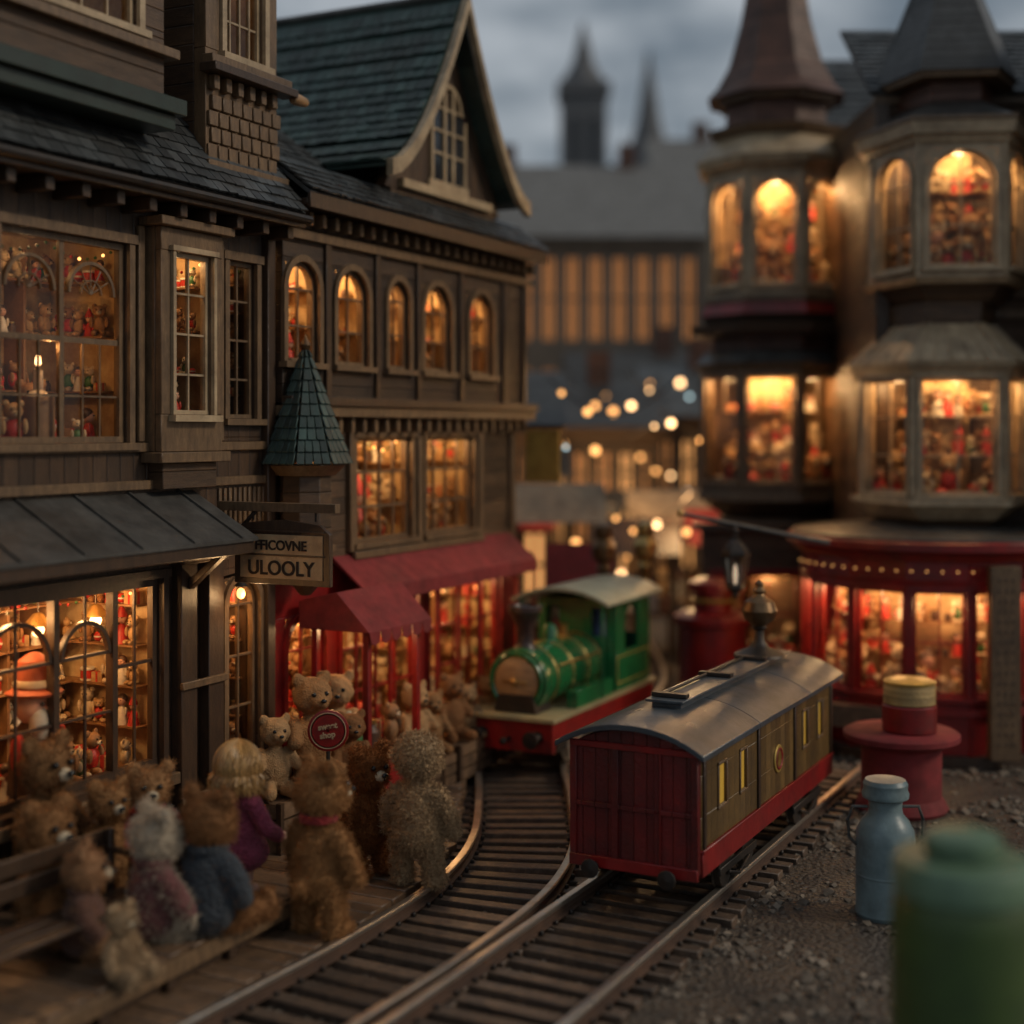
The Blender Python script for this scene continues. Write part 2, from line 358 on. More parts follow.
def bay(mb,par,pts,nf,z0,z1,wz0,wz1,arch,nx,nz,wm,fm,mar=.09,P=3,toys=.3,sh=2,core=.45):
    c=sum((Vector((p[0],p[1],0)) for p in pts),Vector())/len(pts)
    n=len(pts)
    for i in range(n):
        a=Vector((*pts[i][:2],0)); b=Vector((*pts[(i+1)%n][:2],0)); d=b-a; L=d.length
        M=Matrix.Translation(a)@RZ(math.atan2(d.y,d.x))
        if i in nf:
            facade(mb,M,0,L,z0,z1,[(mar,L-mar,wz0,wz1,arch)],wm,th=.06)
            window(mb,M,mar,L-mar,wz0,wz1,arch,nx,nz,fm,trim=.035)
            mb.bx(-.02,.02,-.018,.02,z0,z1,fm,M)
            toyrow(par,M,mar,L-mar,.13,wz0-.06,toys*.8); toyrow(par,M,mar,L-mar,.24,wz0-.04,toys*1.25)
            for k in range(sh):
                z=wz0+(wz1-wz0)*(k+1)/(sh+1); mb.bx(.1,L-.1,.3,.42,z-.012,z,SHELF,M); toyrow(par,M,mar,L-mar,.35,z,toys*.62)
            lamp(par,M@Vector((L/2,.15,wz1-.04)),P)
        else: mb.bx(0,L,0,.06,z0,z1,wm,M)
    ringband(mb,pts,z0-.02,wz0-.06,-.07,-.07,SHELF); ringband(mb,pts,wz1+.06,z1+.001,-.07,-.07,INT)
    ringband(mb,[tuple((c+(Vector((*p[:2],0))-c)*core)[:2]) for p in pts],wz0-.06,wz1+.06,0,0,INT)

# ------------------------------------------------------------------ ground, tracks
GRD,nt,p=newmat('ground_dirt'); L=nt.links.new
tc=nd(nt,'ShaderNodeTexCoord'); a=nd(nt,'ShaderNodeTexNoise'); a.inputs['Scale'].default_value=1.1; a.inputs['Detail'].default_value=12; a.inputs['Roughness'].default_value=.7
L(tc.outputs['Object'],a.inputs[0]); r=nd(nt,'ShaderNodeValToRGB'); r.color_ramp.elements[0].position=.35; r.color_ramp.elements[1].position=.7
r.color_ramp.elements[0].color=(.03,.025,.021,1); r.color_ramp.elements[1].color=(.13,.1,.072,1); L(a.outputs[0],r.inputs[0]); L(r.outputs[0],p.inputs['Base Color'])
b1=nd(nt,'ShaderNodeTexNoise'); b1.inputs['Scale'].default_value=22; b1.inputs['Detail'].default_value=8; L(tc.outputs['Object'],b1.inputs[0])
v1=nd(nt,'ShaderNodeTexVoronoi'); v1.inputs['Scale'].default_value=30; L(tc.outputs['Object'],v1.inputs[0])
bb=nd(nt,'ShaderNodeBump'); bb.inputs['Strength'].default_value=.9; bb.inputs['Distance'].default_value=.05
L(mth(nt,'ADD',b1.outputs[0],mth(nt,'MULTIPLY',v1.outputs[0],-.4)),bb.inputs['Height']); L(bb.outputs[0],p.inputs['Normal'])
L(mth(nt,'ADD',mth(nt,'MULTIPLY',a.outputs[0],-.9),.95),p.inputs['Roughness'])
g=MB(); g.add([(-400,-100,0),(400,-100,0),(400,800,0),(-400,800,0)],[(0,1,2,3)],GRD); g.build('ground')

def cr(P,n=14):
    out=[]
    for i in range(1,len(P)-2):
        p0,p1,p2,p3=[Vector(q) for q in P[i-1:i+3]]
        for k in range(n):
            t=k/n; out.append(.5*((2*p1)+(-p0+p2)*t+(2*p0-5*p1+4*p2-p3)*t*t+(-p0+3*p1-3*p2+p3)*t**3))
    out.append(Vector(P[-2])); return out
CA=[(-3.3,3.2),(-2.55,4.5),(-1.68,6),(-1.01,7.18),(-.56,8),(-.12,9),(.08,10),(.1,11.2),(.1,12.4),(.42,13.5),(1.05,15),(1.45,17),(1.5,21),(1.5,30),(1.5,40)]
PA=cr(CA); 
hB=Vector((.4607,.8876)); PB=[Vector((-.03,7.18))+hB*(-4.5+.25*k) for k in range(43)]
def normals(P):
    o=[]
    for i in range(len(P)):
        d=(P[min(i+1,len(P)-1)]-P[max(i-1,0)]).normalized(); o.append(Vector((d.y,-d.x)))
    return o
def sweep(mb,P,off,prof,m):
    N=normals(P); vs=[];fs=[];k=len(prof)
    for p,n in zip(P,N):
        for o,z in prof: q=p+n*(off+o); vs.append((q.x,q.y,z))
    for i in range(len(P)-1):
        for j in range(k): fs.append((i*k+j,i*k+(j+1)%k,(i+1)*k+(j+1)%k,(i+1)*k+j))
    fs.append(tuple(range(k))); mb.add(vs,fs,m)
RAILW=[(-.035,.05),(.035,.05),(.035,.06),(.01,.068),(.01,.116),(-.01,.116),(-.01,.068),(-.035,.06)]
RAILH=[(-.026,.115),(.026,.115),(.026,.136),(.02,.141),(-.02,.141),(-.026,.136)]
def resample(P,step):
    out=[];acc=0
    for i in range(len(P)-1):
        d=P[i+1]-P[i];l=d.length
        while acc<l: out.append((P[i]+d*(acc/l),d.normalized())); acc+=step
        acc-=l
    return out
def track(name,P,gauge,zs=0):
    root=E(name,I4); t=MB()
    for sgn in (-1,1): sweep(t,P,sgn*gauge/2,RAILW,RUST); sweep(t,P,sgn*gauge/2,RAILH,STEEL)
    t.build('rails',root)
    t=MB()
    for p,d in resample(P,.2):
        if p.y>20: break
        M=T(p.x,p.y,zs)@RZ(math.atan2(d.y,d.x)+random.uniform(-.02,.02))
        w=random.uniform(.045,.06); l=gauge/2+.16+random.uniform(-.03,.03)
        t.bx(-w,w,-l,l,-.01,.046+random.uniform(-.008,.004),SLEEP,M)
        for s_ in (-1,1):
            for q in (-1,1): t.bx(-.015,.015,s_*gauge/2+q*.05-.012,s_*gauge/2+q*.05+.012,.04,.072,IRON,M)
    t.build('sleepers',root,bevel=.006)
    return root
track('railway_track',PA,.72); track('railway_track',PB,.78,.004)
pb=MB(); STONE=mat('gravel_stone',(.19,.15,.11),(.08,.065,.05),rough=.75,island=.5,bump=.4)
def pebble(x,y,s):
    vs=[]
    for d in ((1,0,0),(0,1,0),(-1,0,0),(0,-1,0),(.6,.6,.7),(-.6,.6,.6),(-.6,-.6,.7),(.6,-.6,.6),(0,0,1)):
        k=s*random.uniform(.7,1.2); vs.append((x+d[0]*k,y+d[1]*k,d[2]*k*.7))
    pb.add(vs,[(0,1,4),(1,2,5),(2,3,6),(3,0,7),(1,5,4),(2,6,5),(3,7,6),(0,4,7),(4,5,8),(5,6,8),(6,7,8),(7,4,8)],STONE)
for i in range(8000):
    y=random.uniform(6,13.5); x=random.uniform(.25+.42*(y-7),.25+.5*y+1.2)
    k=noise.noise((x*1.3,y*1.3,0))
    if k<-.05 and random.random()<.85: continue
    pebble(x,y,random.choice((.008,.012,.015,.02,.03,.04))*random.uniform(.8,1.3)*(1.25 if k>.2 else 1))
for i in range(5000):
    P=PA if random.random()<.5 else PB; p=random.choice(P); 
    if p.y>14 or p.y<5.5: continue
    pebble(p.x+random.uniform(-.6,.6),p.y+random.uniform(-.3,.3),random.uniform(.008,.022))
pb.build('gravel')

# ------------------------------------------------------------------ platform and boardwalk
ANG=math.atan2(.894,.447); MA=T(-3.9,6,0)@RZ(ANG); O=Vector((-3.9,6)); H=Vector((.4472,.8944)); NN=Vector((.8944,-.4472))
def xA(Y):
    for i in range(len(PA)-1):
        if PA[i].y<=Y<=PA[i+1].y: t=(Y-PA[i].y)/(PA[i+1].y-PA[i].y); return PA[i].x*(1-t)+PA[i+1].x*t
    return PA[0].x-(PA[0].y-Y)*.55
pl=MB(); s_=-1.2
edge=[]
while s_<8.9:
    w=random.uniform(.13,.17); t=0
    while t<3:
        q=O+H*(s_+w/2)+NN*t
        if q.x>xA(q.y)-.36/.9-.1: break
        t+=.01
    if t>.05:
        pl.bx(s_,s_+w-.01,-t+random.uniform(-.015,.015),.0,.07,.12+random.uniform(-.004,.004),PLANK,MA)
        edge.append(q)
    s_+=w
root=E('railway_platform',I4); pl.build('platform_deck',root,bevel=.006)
e=MB(); sweep(e,edge,-.06,[(-.03,0),(.03,0),(.03,.068),(-.03,.068)],TRIMD); e.build('fascia',root)
bw=MB(); s_=-1.
while s_<3.35:
    w=random.uniform(.15,.2); bw.bx(s_,s_+w-.012,-1.34+random.uniform(-.01,.01),-.02,.26,.3+random.uniform(-.004,.004),PLANK,MA); s_+=w
bw.bx(-1,3.34,-1.3,-1.26,.122,.258,TRIMD,MA); bw.bx(3.28,3.32,-1.25,-.02,.122,.258,TRIMD,MA)
for k in range(9): bw.bx(-.9+k*.5,-.82+k*.5,-1.345,-1.302,.122,.258,TRIMD,MA)
bw.bx(-1,3.36,-1.38,-1.352,.2,.29,TRIM,MA)
bw.build('boardwalk',bevel=.006)

# ------------------------------------------------------------------ building A (near left)
A=E('timber_toy_shop',MA); w=MB(); f=MB(); r_=MB(); it=MB()
opsG=[(1.4,3.62,.82,2.04,False),(4.3,4.66,.7,1.95,True)]
facade(w,I4,-1.5,4.75,.0,2.3,opsG,WVT)
window(f,I4,1.4,3.62,.82,2.04,False,1,1,TRIMD,fw=.05)
for x in (2.1,2.72,3.22): f.bx(x-.022,x+.022,.02,.08,.87,1.99,TRIMD)
for (xa,xb) in ((2.15,2.7),(2.76,3.2)): 
    archring(f,I4,(xa+xb)/2,1.62,(xb-xa)/2-.03,(xb-xa)/2-.005,.03,.065,TRIMD); f.bx(xa,xb,.035,.06,1.61,1.63,TRIMD); f.bx(xa,xb,.035,.06,1.24,1.255,TRIMD)
for x in (2.42,2.98,3.42): f.bx(x-.008,x+.008,.04,.055,.87,1.99,TRIMD)
f.bx(3.24,3.58,.035,.06,1.5,1.52,TRIMD)
room(it,A,I4,1.4,3.62,.82,2.04,d=.85,P=12,toys=.34,shelves=4,cub=.32)
lamp(A,(2.5,.3,1.85),7,c=(1,.52,.2)); lamp(A,(3.2,.3,1.9),7,c=(1,.52,.2))
for x in (2.3,2.9,3.4): it.lathe([(.0,.0),(.03,.02),(.04,.05),(.03,.08),(.0,.1)],BULBS,T(x,.35,1.72),seg=10); it.tube([(x,.35,1.82),(x,.35,2.09)],.005,IRON); it.lathe([(.09,1.8),(.03,1.87),(.0,1.88)],BRASS,T(x,.35,0),seg=14)
window(f,I4,4.3,4.66,.7,1.95,True,2,4,TRIM); room(it,A,I4,4.3,4.66,.7,1.95,P=8,toys=.28)
for x in (3.72,4.0): w.bx(x,x+.16,-.09,-.002,.0,2.27,TRIMD)
w.bx(-1.5,4.8,-.05,-.003,.3,.55,TRIMD); w.bx(1.2,3.7,-.1,-.052,.7,.775,TRIM)
for z in (.55,1.3,2.12): w.bx(3.7,4.18,-.12,-.092,z,z+.05,TRIM)
w.prism([(3.78,-.093,1.95),(3.78,-.42,2.22),(3.78,-.36,2.22),(3.78,-.093,2.02)],(.06,0,0),TRIMD)
w.prism([(-1.5,0.0,2.52),(-1.5,-.5,2.24),(-1.5,-.5,2.27),(-1.5,0.0,2.56)],(5.4,0,0),TRIMD)
w.bx(-1.5,3.92,-.52,-.502,2.2,2.285,TRIMD)
r_.prism([(-1.5,0,2.565),(-1.5,-.54,2.28),(-1.5,-.54,2.3),(-1.5,0,2.6)],(5.44,0,0),LEAD)
for k in range(12): r_.prism([(-1.4+k*.47,0,2.602),(-1.4+k*.47,-.54,2.302),(-1.4+k*.47,-.54,2.315),(-1.4+k*.47,0,2.618)],(.02,0,0),LEAD)
ops2=[(.6,1.7,2.95,4.15,False),(2.25,3.3,2.92,4.17,False),(3.55,4.03,3.06,4.2,False),(4.31,4.62,3.08,4.18,False)]
facade(w,I4,-1.5,4.75,2.3,4.45,ops2,WVT)
for (xa,xb) in ((.6,1.7),(2.25,3.3)):
    za,zb=2.95 if xa<1 else 2.92,4.15 if xa<1 else 4.17
    window(f,I4,xa,xb,za,zb,False,2,2,TRIM,fw=.04,bw=.035)
    mid=(xa+xb)/2
    for a_,b_ in ((xa+.05,mid-.03),(mid+.03,xb-.05)):
        cx=(a_+b_)/2; rr=(b_-a_)/2-.02
        archring(f,I4,cx,3.83,rr-.02,rr,.03,.062,TRIM)
        for k in range(1,6): 
            an=math.pi*k/6; f.tube([(cx,.045,3.83),(cx+rr*math.cos(an),.045,3.83+rr*math.sin(an))],.005,TRIM,seg=5)
        archring(f,I4,cx,3.83,rr*.45-.008,rr*.45,.035,.055,TRIM,seg=8)
        for k in range(1,3): f.bx(a_+(b_-a_)*k/3-.005,a_+(b_-a_)*k/3+.005,.038,.055,za+.04,3.54,TRIM)
        f.bx(a_,b_,.038,.055,3.2,3.212,TRIM)
    room(it,A,I4,xa,xb,za,zb,d=.6,P=1.3,toys=.3,shelves=3)
cd=MB(); cd.lathe([(.07,0),(.05,.03),(.03,.04),(.03,.16)],TC['wh'],T(2.75,.2,3.2),seg=12); cd.lathe([(.1,-.3),(.1,0)],SHELF,T(2.75,.2,3.2),seg=12); cd.lathe([(.001,.17),(.018,.2),(.016,.23),(.001,.28)],BULBS,T(2.75,.2,3.2),seg=10); cd.build('candle',A); lamp(A,(2.75,.12,3.5),1.6,.02,(1,.45,.14))
facade(w,I4,3.46,4.08,2.86,4.3,[(3.58,3.96,3.1,4.15,False)],TRIM,th=.05,y=-.14); w.bx(3.46,3.5,-.088,-.002,2.86,4.3,TRIM); w.bx(4.04,4.08,-.088,-.002,2.86,4.3,TRIM)
w.bx(3.4,4.14,-.2,-.002,4.302,4.36,TRIM); w.bx(3.42,4.12,-.18,-.002,2.79,2.858,TRIM); w.bx(3.5,4.04,-.12,-.002,2.62,2.788,WBR)
window(f,I4,3.58,3.96,3.1,4.15,False,2,4,CREAM,y=-.14,trim=.03); room(it,A,I4,3.58,3.96,3.1,4.15,y0=-.08,d=.5,P=2.6,toys=.22,shelves=3)
window(f,I4,4.31,4.62,3.08,4.18,False,2,4,TRIM); room(it,A,I4,4.31,4.62,3.08,4.18,P=.4,toys=.2)
for z in (2.62,2.86): w.bx(-1.5,4.78,-.04,-.003,z,z+.06,TRIM)
for x in (2.02,2.12,3.38,4.18): w.bx(x,x+.06,-.03,-.002,2.925,4.3,TRIM)
w.bx(4.7,4.79,-.06,.03,.0,4.44,TRIMD)
for k in range(10): w.bx(4.2+.055*k,4.23+.055*k,-.02,-.002,2.35,2.6,TRIM)
w.bx(-1.5,4.8,-.26,.1,4.452,4.5,TRIMD); w.bx(-1.5,4.81,-.31,-.262,4.44,4.54,TRIMD); f.tube([(-1.5,-.34,4.5),(4.82,-.34,4.5)],.03,IRON)
for k in range(22): w.bx(-1.4+k*.29,-1.33+k*.29,-.24,-.002,4.36,4.45,TRIMD)
shingles(r_,I4,(3.2,-.31,4.55),(1,0,0),(0,.62,.78),1.61,1.9,SLATE,row=.1,col=.1)
shingles(r_,I4,(-1.5,-.31,4.55),(1,0,0),(0,.62,.78),4.7,.6,SLATE,row=.1,col=.12)
facade(w,I4,-1.5,3.3,4.95,7.2,[(2.2,3.05,5.42,6.4,False),(.8,1.7,5.42,6.4,False)],WBR,y=-.3)
w.bx(3.2,3.3,-.198,.6,4.95,7.2,WBR)
for (z0,z1,o_) in ((4.86,4.95,.05),(4.952,5.05,.1),(5.3,5.36,.07)): w.bx(-1.5,3.3+o_,-.3-o_,.5,z0,z1,GRNT if z0<5 else TRIM)
for xa,xb in ((2.2,3.05),(.8,1.7)): window(f,I4,xa,xb,5.42,6.4,False,4,3,CREAM,y=-.3); room(it,A,I4,xa,xb,5.42,6.4,y0=-.2,P=.25,toys=0)
w.bx(-1.5,3.42,-.42,.5,6.9,7.0,GRNT)
facade(w,I4,3.95,4.75,4.75,6.5,[(4.15,4.58,5.56,6.3,False)],TRIM,y=-.1); w.bx(4.67,4.75,.002,1.3,4.75,6.5,WBR); w.bx(3.95,4.03,.002,1.3,4.75,6.5,WBR)
window(f,I4,4.15,4.58,5.56,6.3,False,4,3,CREAM,y=-.1); room(it,A,I4,4.15,4.58,5.56,6.3,y0=0.0,P=.25,toys=0)
w.bx(3.9,4.8,-.2,-.102,5.44,5.5,TRIM); w.bx(3.88,4.82,-.24,-.102,5.38,5.438,TRIMD)
for k in range(6): w.bx(3.97+.13*k,4.03+.13*k,-.16,-.102,5.28,5.378,TRIM)
for j in range(4):
    for k in range(7): w.bx(3.96+.112*k+.05*(j%2)*.6,4.055+.112*k+.05*(j%2)*.6,-.118-.004*j,-.102,4.82+.11*j,4.92+.11*j,TRIM)
w.bx(3.9,4.8,-.17,-.102,4.74,4.8,TRIM); w.lathe([(.035,0),(.045,.05),(.035,.15),(.02,.18)],TAN,T(4.8,-.2,5.38)@RY(R(90)),seg=12)
shingles(r_,I4,(3.85,-.3,6.5),(0,1,0),(1,0,1.1),1.6,.75,SLATE); shingles(r_,I4,(4.85,1.3,6.5),(0,-1,0),(-1,0,1.1),1.6,.75,SLATE)
w.prism([(3.95,-.1,6.5),(4.75,-.1,6.5),(4.35,-.1,7.0)],(0,.08,0),TRIM)
w.bx(-1.5,4.68,1.02,4,0,5.6,WDK); w.bx(4.66,4.75,.102,1.0,0,4.44,WVT); w.bx(-1.5,4.7,.7,4,5.6,6.6,WDK); w.bx(-1.5,4.66,.102,1.0,2.24,2.3,WDK)
w.build('walls',A,bevel=.006); f.build('window_frames',A); r_.build('roof',A); it.build('interior',A)
wl=MB(); wl.tube([(4.2,-.02,1.98),(4.2,-.16,2.02),(4.2,-.2,1.96)],.01,IRON); wl.lathe([(.05,1.94),(.02,1.97)],IRON,T(4.2,-.2,0),seg=8); wl.ell((4.2,-.2,1.89),(.03,.03,.038),BULB,seg=10,rings=8); wl.build('wall_lantern',A); lamp(A,(4.2,-.27,1.86),3,.04)

# ------------------------------------------------------------------ building B (middle left, gabled)
B=E('gabled_timber_house',MA); w=MB(); f=MB(); r_=MB(); it=MB()
opG=[(5.0,5.5,.6,1.6,True),(5.72,6.9,.55,1.62,False),(7.1,8.45,.55,1.62,False)]
facade(w,I4,4.82,8.8,0,1.95,opG,RED); 
window(f,I4,*opG[0][:4],True,2,3,RED); window(f,I4,*opG[1][:4],False,4,3,RED,bw=.02); window(f,I4,*opG[2][:4],False,5,3,RED,bw=.02)
for o_ in opG: room(it,B,I4,*o_[:4],d=.6,P=13 if o_[0]>5.5 else 8,toys=.36)
op2=[(5.08,5.5,2.12,2.9,False),(5.93,6.79,2.1,2.94,False),(7.04,7.9,2.1,2.94,False)]
facade(w,I4,4.82,8.8,1.95,3.2,op2,WBR)
for o_ in op2: window(f,I4,*o_[:4],False,4 if o_[0]>5.5 else 2,3,TRIM,bw=.02); room(it,B,I4,*o_[:4],P=8,toys=.36)
w.bx(5.84,8.02,-.07,-.03,1.98,2.04,TRIM); 
for x in (5.8,6.86,7.97,8.62): w.bx(x,x+.07,-.045,-.002,2.042,3.1,TRIM)
op3=[(4.86,5.26,3.5,4.24,True),(5.51,5.95,3.5,4.24,True),(6.26,6.58,3.5,4.22,True),(6.84,7.3,3.5,4.24,True),(7.66,8.1,3.5,4.24,True)]
facade(w,I4,4.82,8.85,3.2,4.62,op3,WDK,y=-.1)
for o_ in op3: window(f,I4,*o_[:4],True,2,3,TRIM,y=-.1); room(it,B,I4,*o_[:4],y0=0,P=7,toys=.27,garland=False)
w.bx(4.8,8.9,-.17,-.001,3.1,3.18,TRIM); w.bx(4.8,8.9,-.2,-.102,3.182,3.25,TRIMD); w.bx(4.8,8.9,-.14,-.102,4.4,4.47,TRIM)
for k in range(24): w.bx(4.85+k*.17,4.9+k*.17,-.12,-.002,2.98,3.098,TRIM)
for k in range(24): w.bx(4.85+k*.17,4.9+k*.17,-.2,-.102,4.5,4.6,TRIM)
for x in (5.34,6.05,6.7,7.45,8.3,8.72): w.bx(x,x+.07,-.13,-.102,3.252,4.398,TRIMD)
w.bx(4.84,8.82,-.3,.0,4.622,4.67,TRIMD); w.bx(4.84,8.84,-.33,-.302,4.6,4.71,TRIMD)
shingles(r_,I4,(4.84,-.33,4.72),(1,0,0),(0,.8,.6),4.0,.5,SLATE,row=.09,col=.09)
gl,gr,gb,pk,gx=6.3,8.35,5.0,6.68,7.3
w.prism([(gl,-.05,gb),(gr,-.05,gb),(gx,-.05,pk-.08)],(0,.1,0),WVT)
w.bx(gl+.1,gr-.1,-.05,.1,4.7,gb,WVT)
f.bx(6.98,7.68,-.085,-.052,5.1,5.17,CREAM)
for x in (7.03,7.25,7.4,7.62): f.bx(x-.02,x+.02,-.085,-.052,5.172,6.0 if 7.2<x<7.5 else 5.75,CREAM)
for z in (5.4,5.6,5.8): f.bx(7.05,7.6,-.08,-.055,z,z+.02,CREAM)
f.bx(7.04,7.61,-.062,-.0515,5.172,5.8,BLACKG); archring(f,I4,7.325,5.8,.2,.24,-.085,-.052,CREAM)
f.bx(6.5,8.1,-.11,-.052,5.02,5.09,CREAM)
def barge(pts,wd,y0,y1,m):
    for i in range(len(pts)-1):
        a,b=pts[i],pts[i+1]; f.prism([(a[0],y0,a[1]),(b[0],y0,b[1]),(b[0],y0,b[1]+wd),(a[0],y0,a[1]+wd)],(0,y1-y0,0),m)
cl=[(gx-(gx-6.02)*t,pk-(pk-5.02)*(1-(1-t)**1.6)) for t in [k/9 for k in range(10)]]
cr_=[(gx+(8.52-gx)*t,pk-(pk-5.02)*(1-(1-t)**1.6)) for t in [k/9 for k in range(10)]]
barge(cl,.13,-.3,-.24,CREAM); barge(cr_,.13,-.3,-.24,CREAM)
for c in (cl,cr_):
    for i in range(9):
        a,b=c[i],c[i+1]; dd=Vector((b[0]-a[0],0,b[1]-a[1])); Lh=dd.length
        if c is cl: shingles(r_,I4,(b[0],3.4,b[1]+.11),(0,-1,0),(-dd.x,0,-dd.z),3.62,Lh*1.02,SLATEG,row=.11,col=.1)
        else: shingles(r_,I4,(b[0],-.22,b[1]+.11),(0,1,0),(-dd.x,0,-dd.z),3.62,Lh*1.02,SLATEG,row=.11,col=.1)
r_.tube([(gx,-.34,pk+.13),(gx,3.4,pk+.13)],.04,LEAD); f.lathe([(.03,0),(.05,.05),(.03,.1),(.035,.3),(.0,.45)],CREAM,T(gx,-.3,pk+.1),seg=10)
w.bx(gl+.3,gr-.3,.1,3.3,4.7,5.6,WDK)
shingles(r_,I4,(4.84,.1,4.9),(1,0,0),(0,.8,.6),1.3,1.6,SLATE)
w.prism([(5.6,0,1.98),(5.6,-.3,1.76),(5.6,-.3,1.78),(5.6,0,2.02)],(3.05,0,0),REDCL); w.bx(5.6,8.65,-.31,-.302,1.66,1.775,REDCL)
for k in range(9): f.bx(5.62+k*.375,5.65+k*.375,-.29,-.265,.12,1.74,RED)
w.bx(4.82,8.78,1.02,4,0,4.7,WDK); w.bx(8.7,8.8,.102,1.0,0,3.2,WBR); w.bx(8.72,8.85,.002,1.0,3.2,4.6,WDK); w.bx(4.82,8.7,.52,1.0,1.9,1.95,WDK)
f.bx(8.82,8.86,-.45,-.1,2.5,3.0,GOLD); f.bx(8.8,8.88,-.5,-.0,3.02,3.05,IRON)
w.build('walls',B,bevel=.006); f.build('window_frames',B); r_.build('roof',B); it.build('interior',B)

Tt=E('corner_turret',MA@T(4.96,-.2,-.05)); w=MB()
oc=[(.22*math.cos(R(22.5+45*k)),.22*math.sin(R(22.5+45*k))) for k in range(8)]
ringband(w,oc,2.05,2.72,-.03,-.03,WBR); ringband(w,oc,1.85,2.05,-.18,-.01,TRIMD); ringband(w,oc,2.72,2.8,.0,.08,TRIM)
for k in range(8):
    a=Vector((*oc[k],0))*1.5; b=Vector((*oc[(k+1)%8],0))*1.5; mid=(a+b)/2; top=Vector((0,0,.86)); u=(b-a)
    nrow=10
    for j in range(nrow):
        t0=j/nrow;t1=min((j+1.15)/nrow,1)
        nn=u.cross(top-mid).normalized(); n=max(1,int(4*(1-t0)+.5))
        for q in range(n):
            a0=a.lerp(top,t0).lerp(b.lerp(top,t0),q/n+.02/n); a1=a.lerp(top,t0).lerp(b.lerp(top,t0),(q+.94)/n)
            b0=a.lerp(top,t1).lerp(b.lerp(top,t1),q/n); b1=a.lerp(top,t1).lerp(b.lerp(top,t1),(q+1)/n)
            w.prism([a0+nn*.015,a1+nn*.015,b1,b0],nn*.014,SLATEG,T(0,0,2.8))
w.lathe([(.03,0),(.045,.04),(.02,.08),(.0,.12)],BRONZE,T(0,0,3.63),seg=10)
w.build('turret_body',Tt,bevel=.004)

# ------------------------------------------------------------------ hanging shop sign
HS=E('hanging_shop_sign',MA@T(4.1,-.1,0)); f=MB()
f.bx(-.03,.03,-.95,.0,2.46,2.52,TRIM); f.tube([(0,-.02,2.2),(0,-.3,2.46)],.015,IRON)
for y in (-.28,-.78): f.tube([(0,y,2.46),(0,y,2.4)],.008,IRON)
f.prism([(-.02,-.9,1.98),(-.02,-.14,1.98),(-.02,-.14,2.32),(-.02,-.22,2.38),(-.02,-.52,2.41),(-.02,-.82,2.38),(-.02,-.9,2.32)],(.04,0,0),TRIMD)
f.prism([(-.026,-.85,2.02),(-.026,-.19,2.02),(-.026,-.19,2.31),(-.026,-.85,2.31)],(.004,0,0),SIGNW)
for z in (2.17,2.325): f.bx(-.032,-.02,-.86,-.18,z,z+.012,TRIMD)
f.build('board',HS,bevel=.004)
def text(par,s,M,size,m,ex=.003):
    c=bpy.data.curves.new('lettering','FONT'); c.body=s; c.size=size; c.extrude=ex; c.offset=.002; c.align_x='CENTER'; c.materials.append(m)
    o=bpy.data.objects.new('lettering',c); sc.collection.objects.link(o); o.parent=par; o.matrix_local=M
LM=Matrix(((0,0,-1,0),(-1,0,0,0),(0,1,0,0),(0,0,0,1)))
text(HS,'ULOOLY',T(-.03,-.52,2.045)@LM,.135,INK); text(HS,'FFICOVNE',T(-.03,-.52,2.21)@LM,.09,INK)

RS=E('round_sign',T(-1.26,9.75,.12)); f=MB(); Ms=T(0,0,.82)@RX(R(90))@Matrix.Scale(.86,4); f.lathe([(.015,0),(.015,.68)],IRON,seg=10); f.lathe([(.06,0),(.05,.02),(.02,.04)],IRON,seg=12)
f.lathe([(.15,-.015),(.165,-.01),(.165,.01),(.15,.015)],RED,Ms,seg=28); f.lathe([(.0,.0151),(.128,.0165),(.129,.0151)],RED,Ms,seg=28)
f.lathe([(.138,.0152),(.142,.0175),(.146,.0152)],CREAM,Ms,seg=28)
f.build('disc',RS); text(RS,'sweet',T(0,-.02,.835)@RX(R(90))@RZ(.15),.055,CREAM) ; text(RS,'shop',T(0,-.02,.775)@RX(R(90))@RZ(.15),.055,CREAM)

MS=E('market_stall',MA@T(5.5,-.36,.12)); f=MB()
for x in (-.35,.35):
    for y in (-.25,.2): f.bx(x-.025,x+.025,y-.025,y+.025,0,1.45,RED)
f.prism([(-.45,-.33,1.42),(-.45,.28,1.42),(-.45,.28,1.62),(-.45,-.05,1.7)],(.9,0,0),REDCL)
for k in range(6): f.prism([(-.45+.15*k,-.336,1.425),(-.3+.15*k,-.336,1.425),(-.32+.15*k,-.336,1.34),(-.375+.15*k,-.336,1.32),(-.43+.15*k,-.336,1.34)],(0,.006,0),REDCL)
f.bx(-.38,.38,-.24,.2,.42,.46,SHELF); f.bx(-.36,.36,-.22,-.2,.05,.41,RED)
f.build('frame',MS,bevel=.005); toyrow(MS,I4,-.35,.35,-.05,.46,.5,3); toyrow(MS,I4,-.35,.35,.1,.46,.55,3); lamp(MS,(0,-.05,1.36),4)

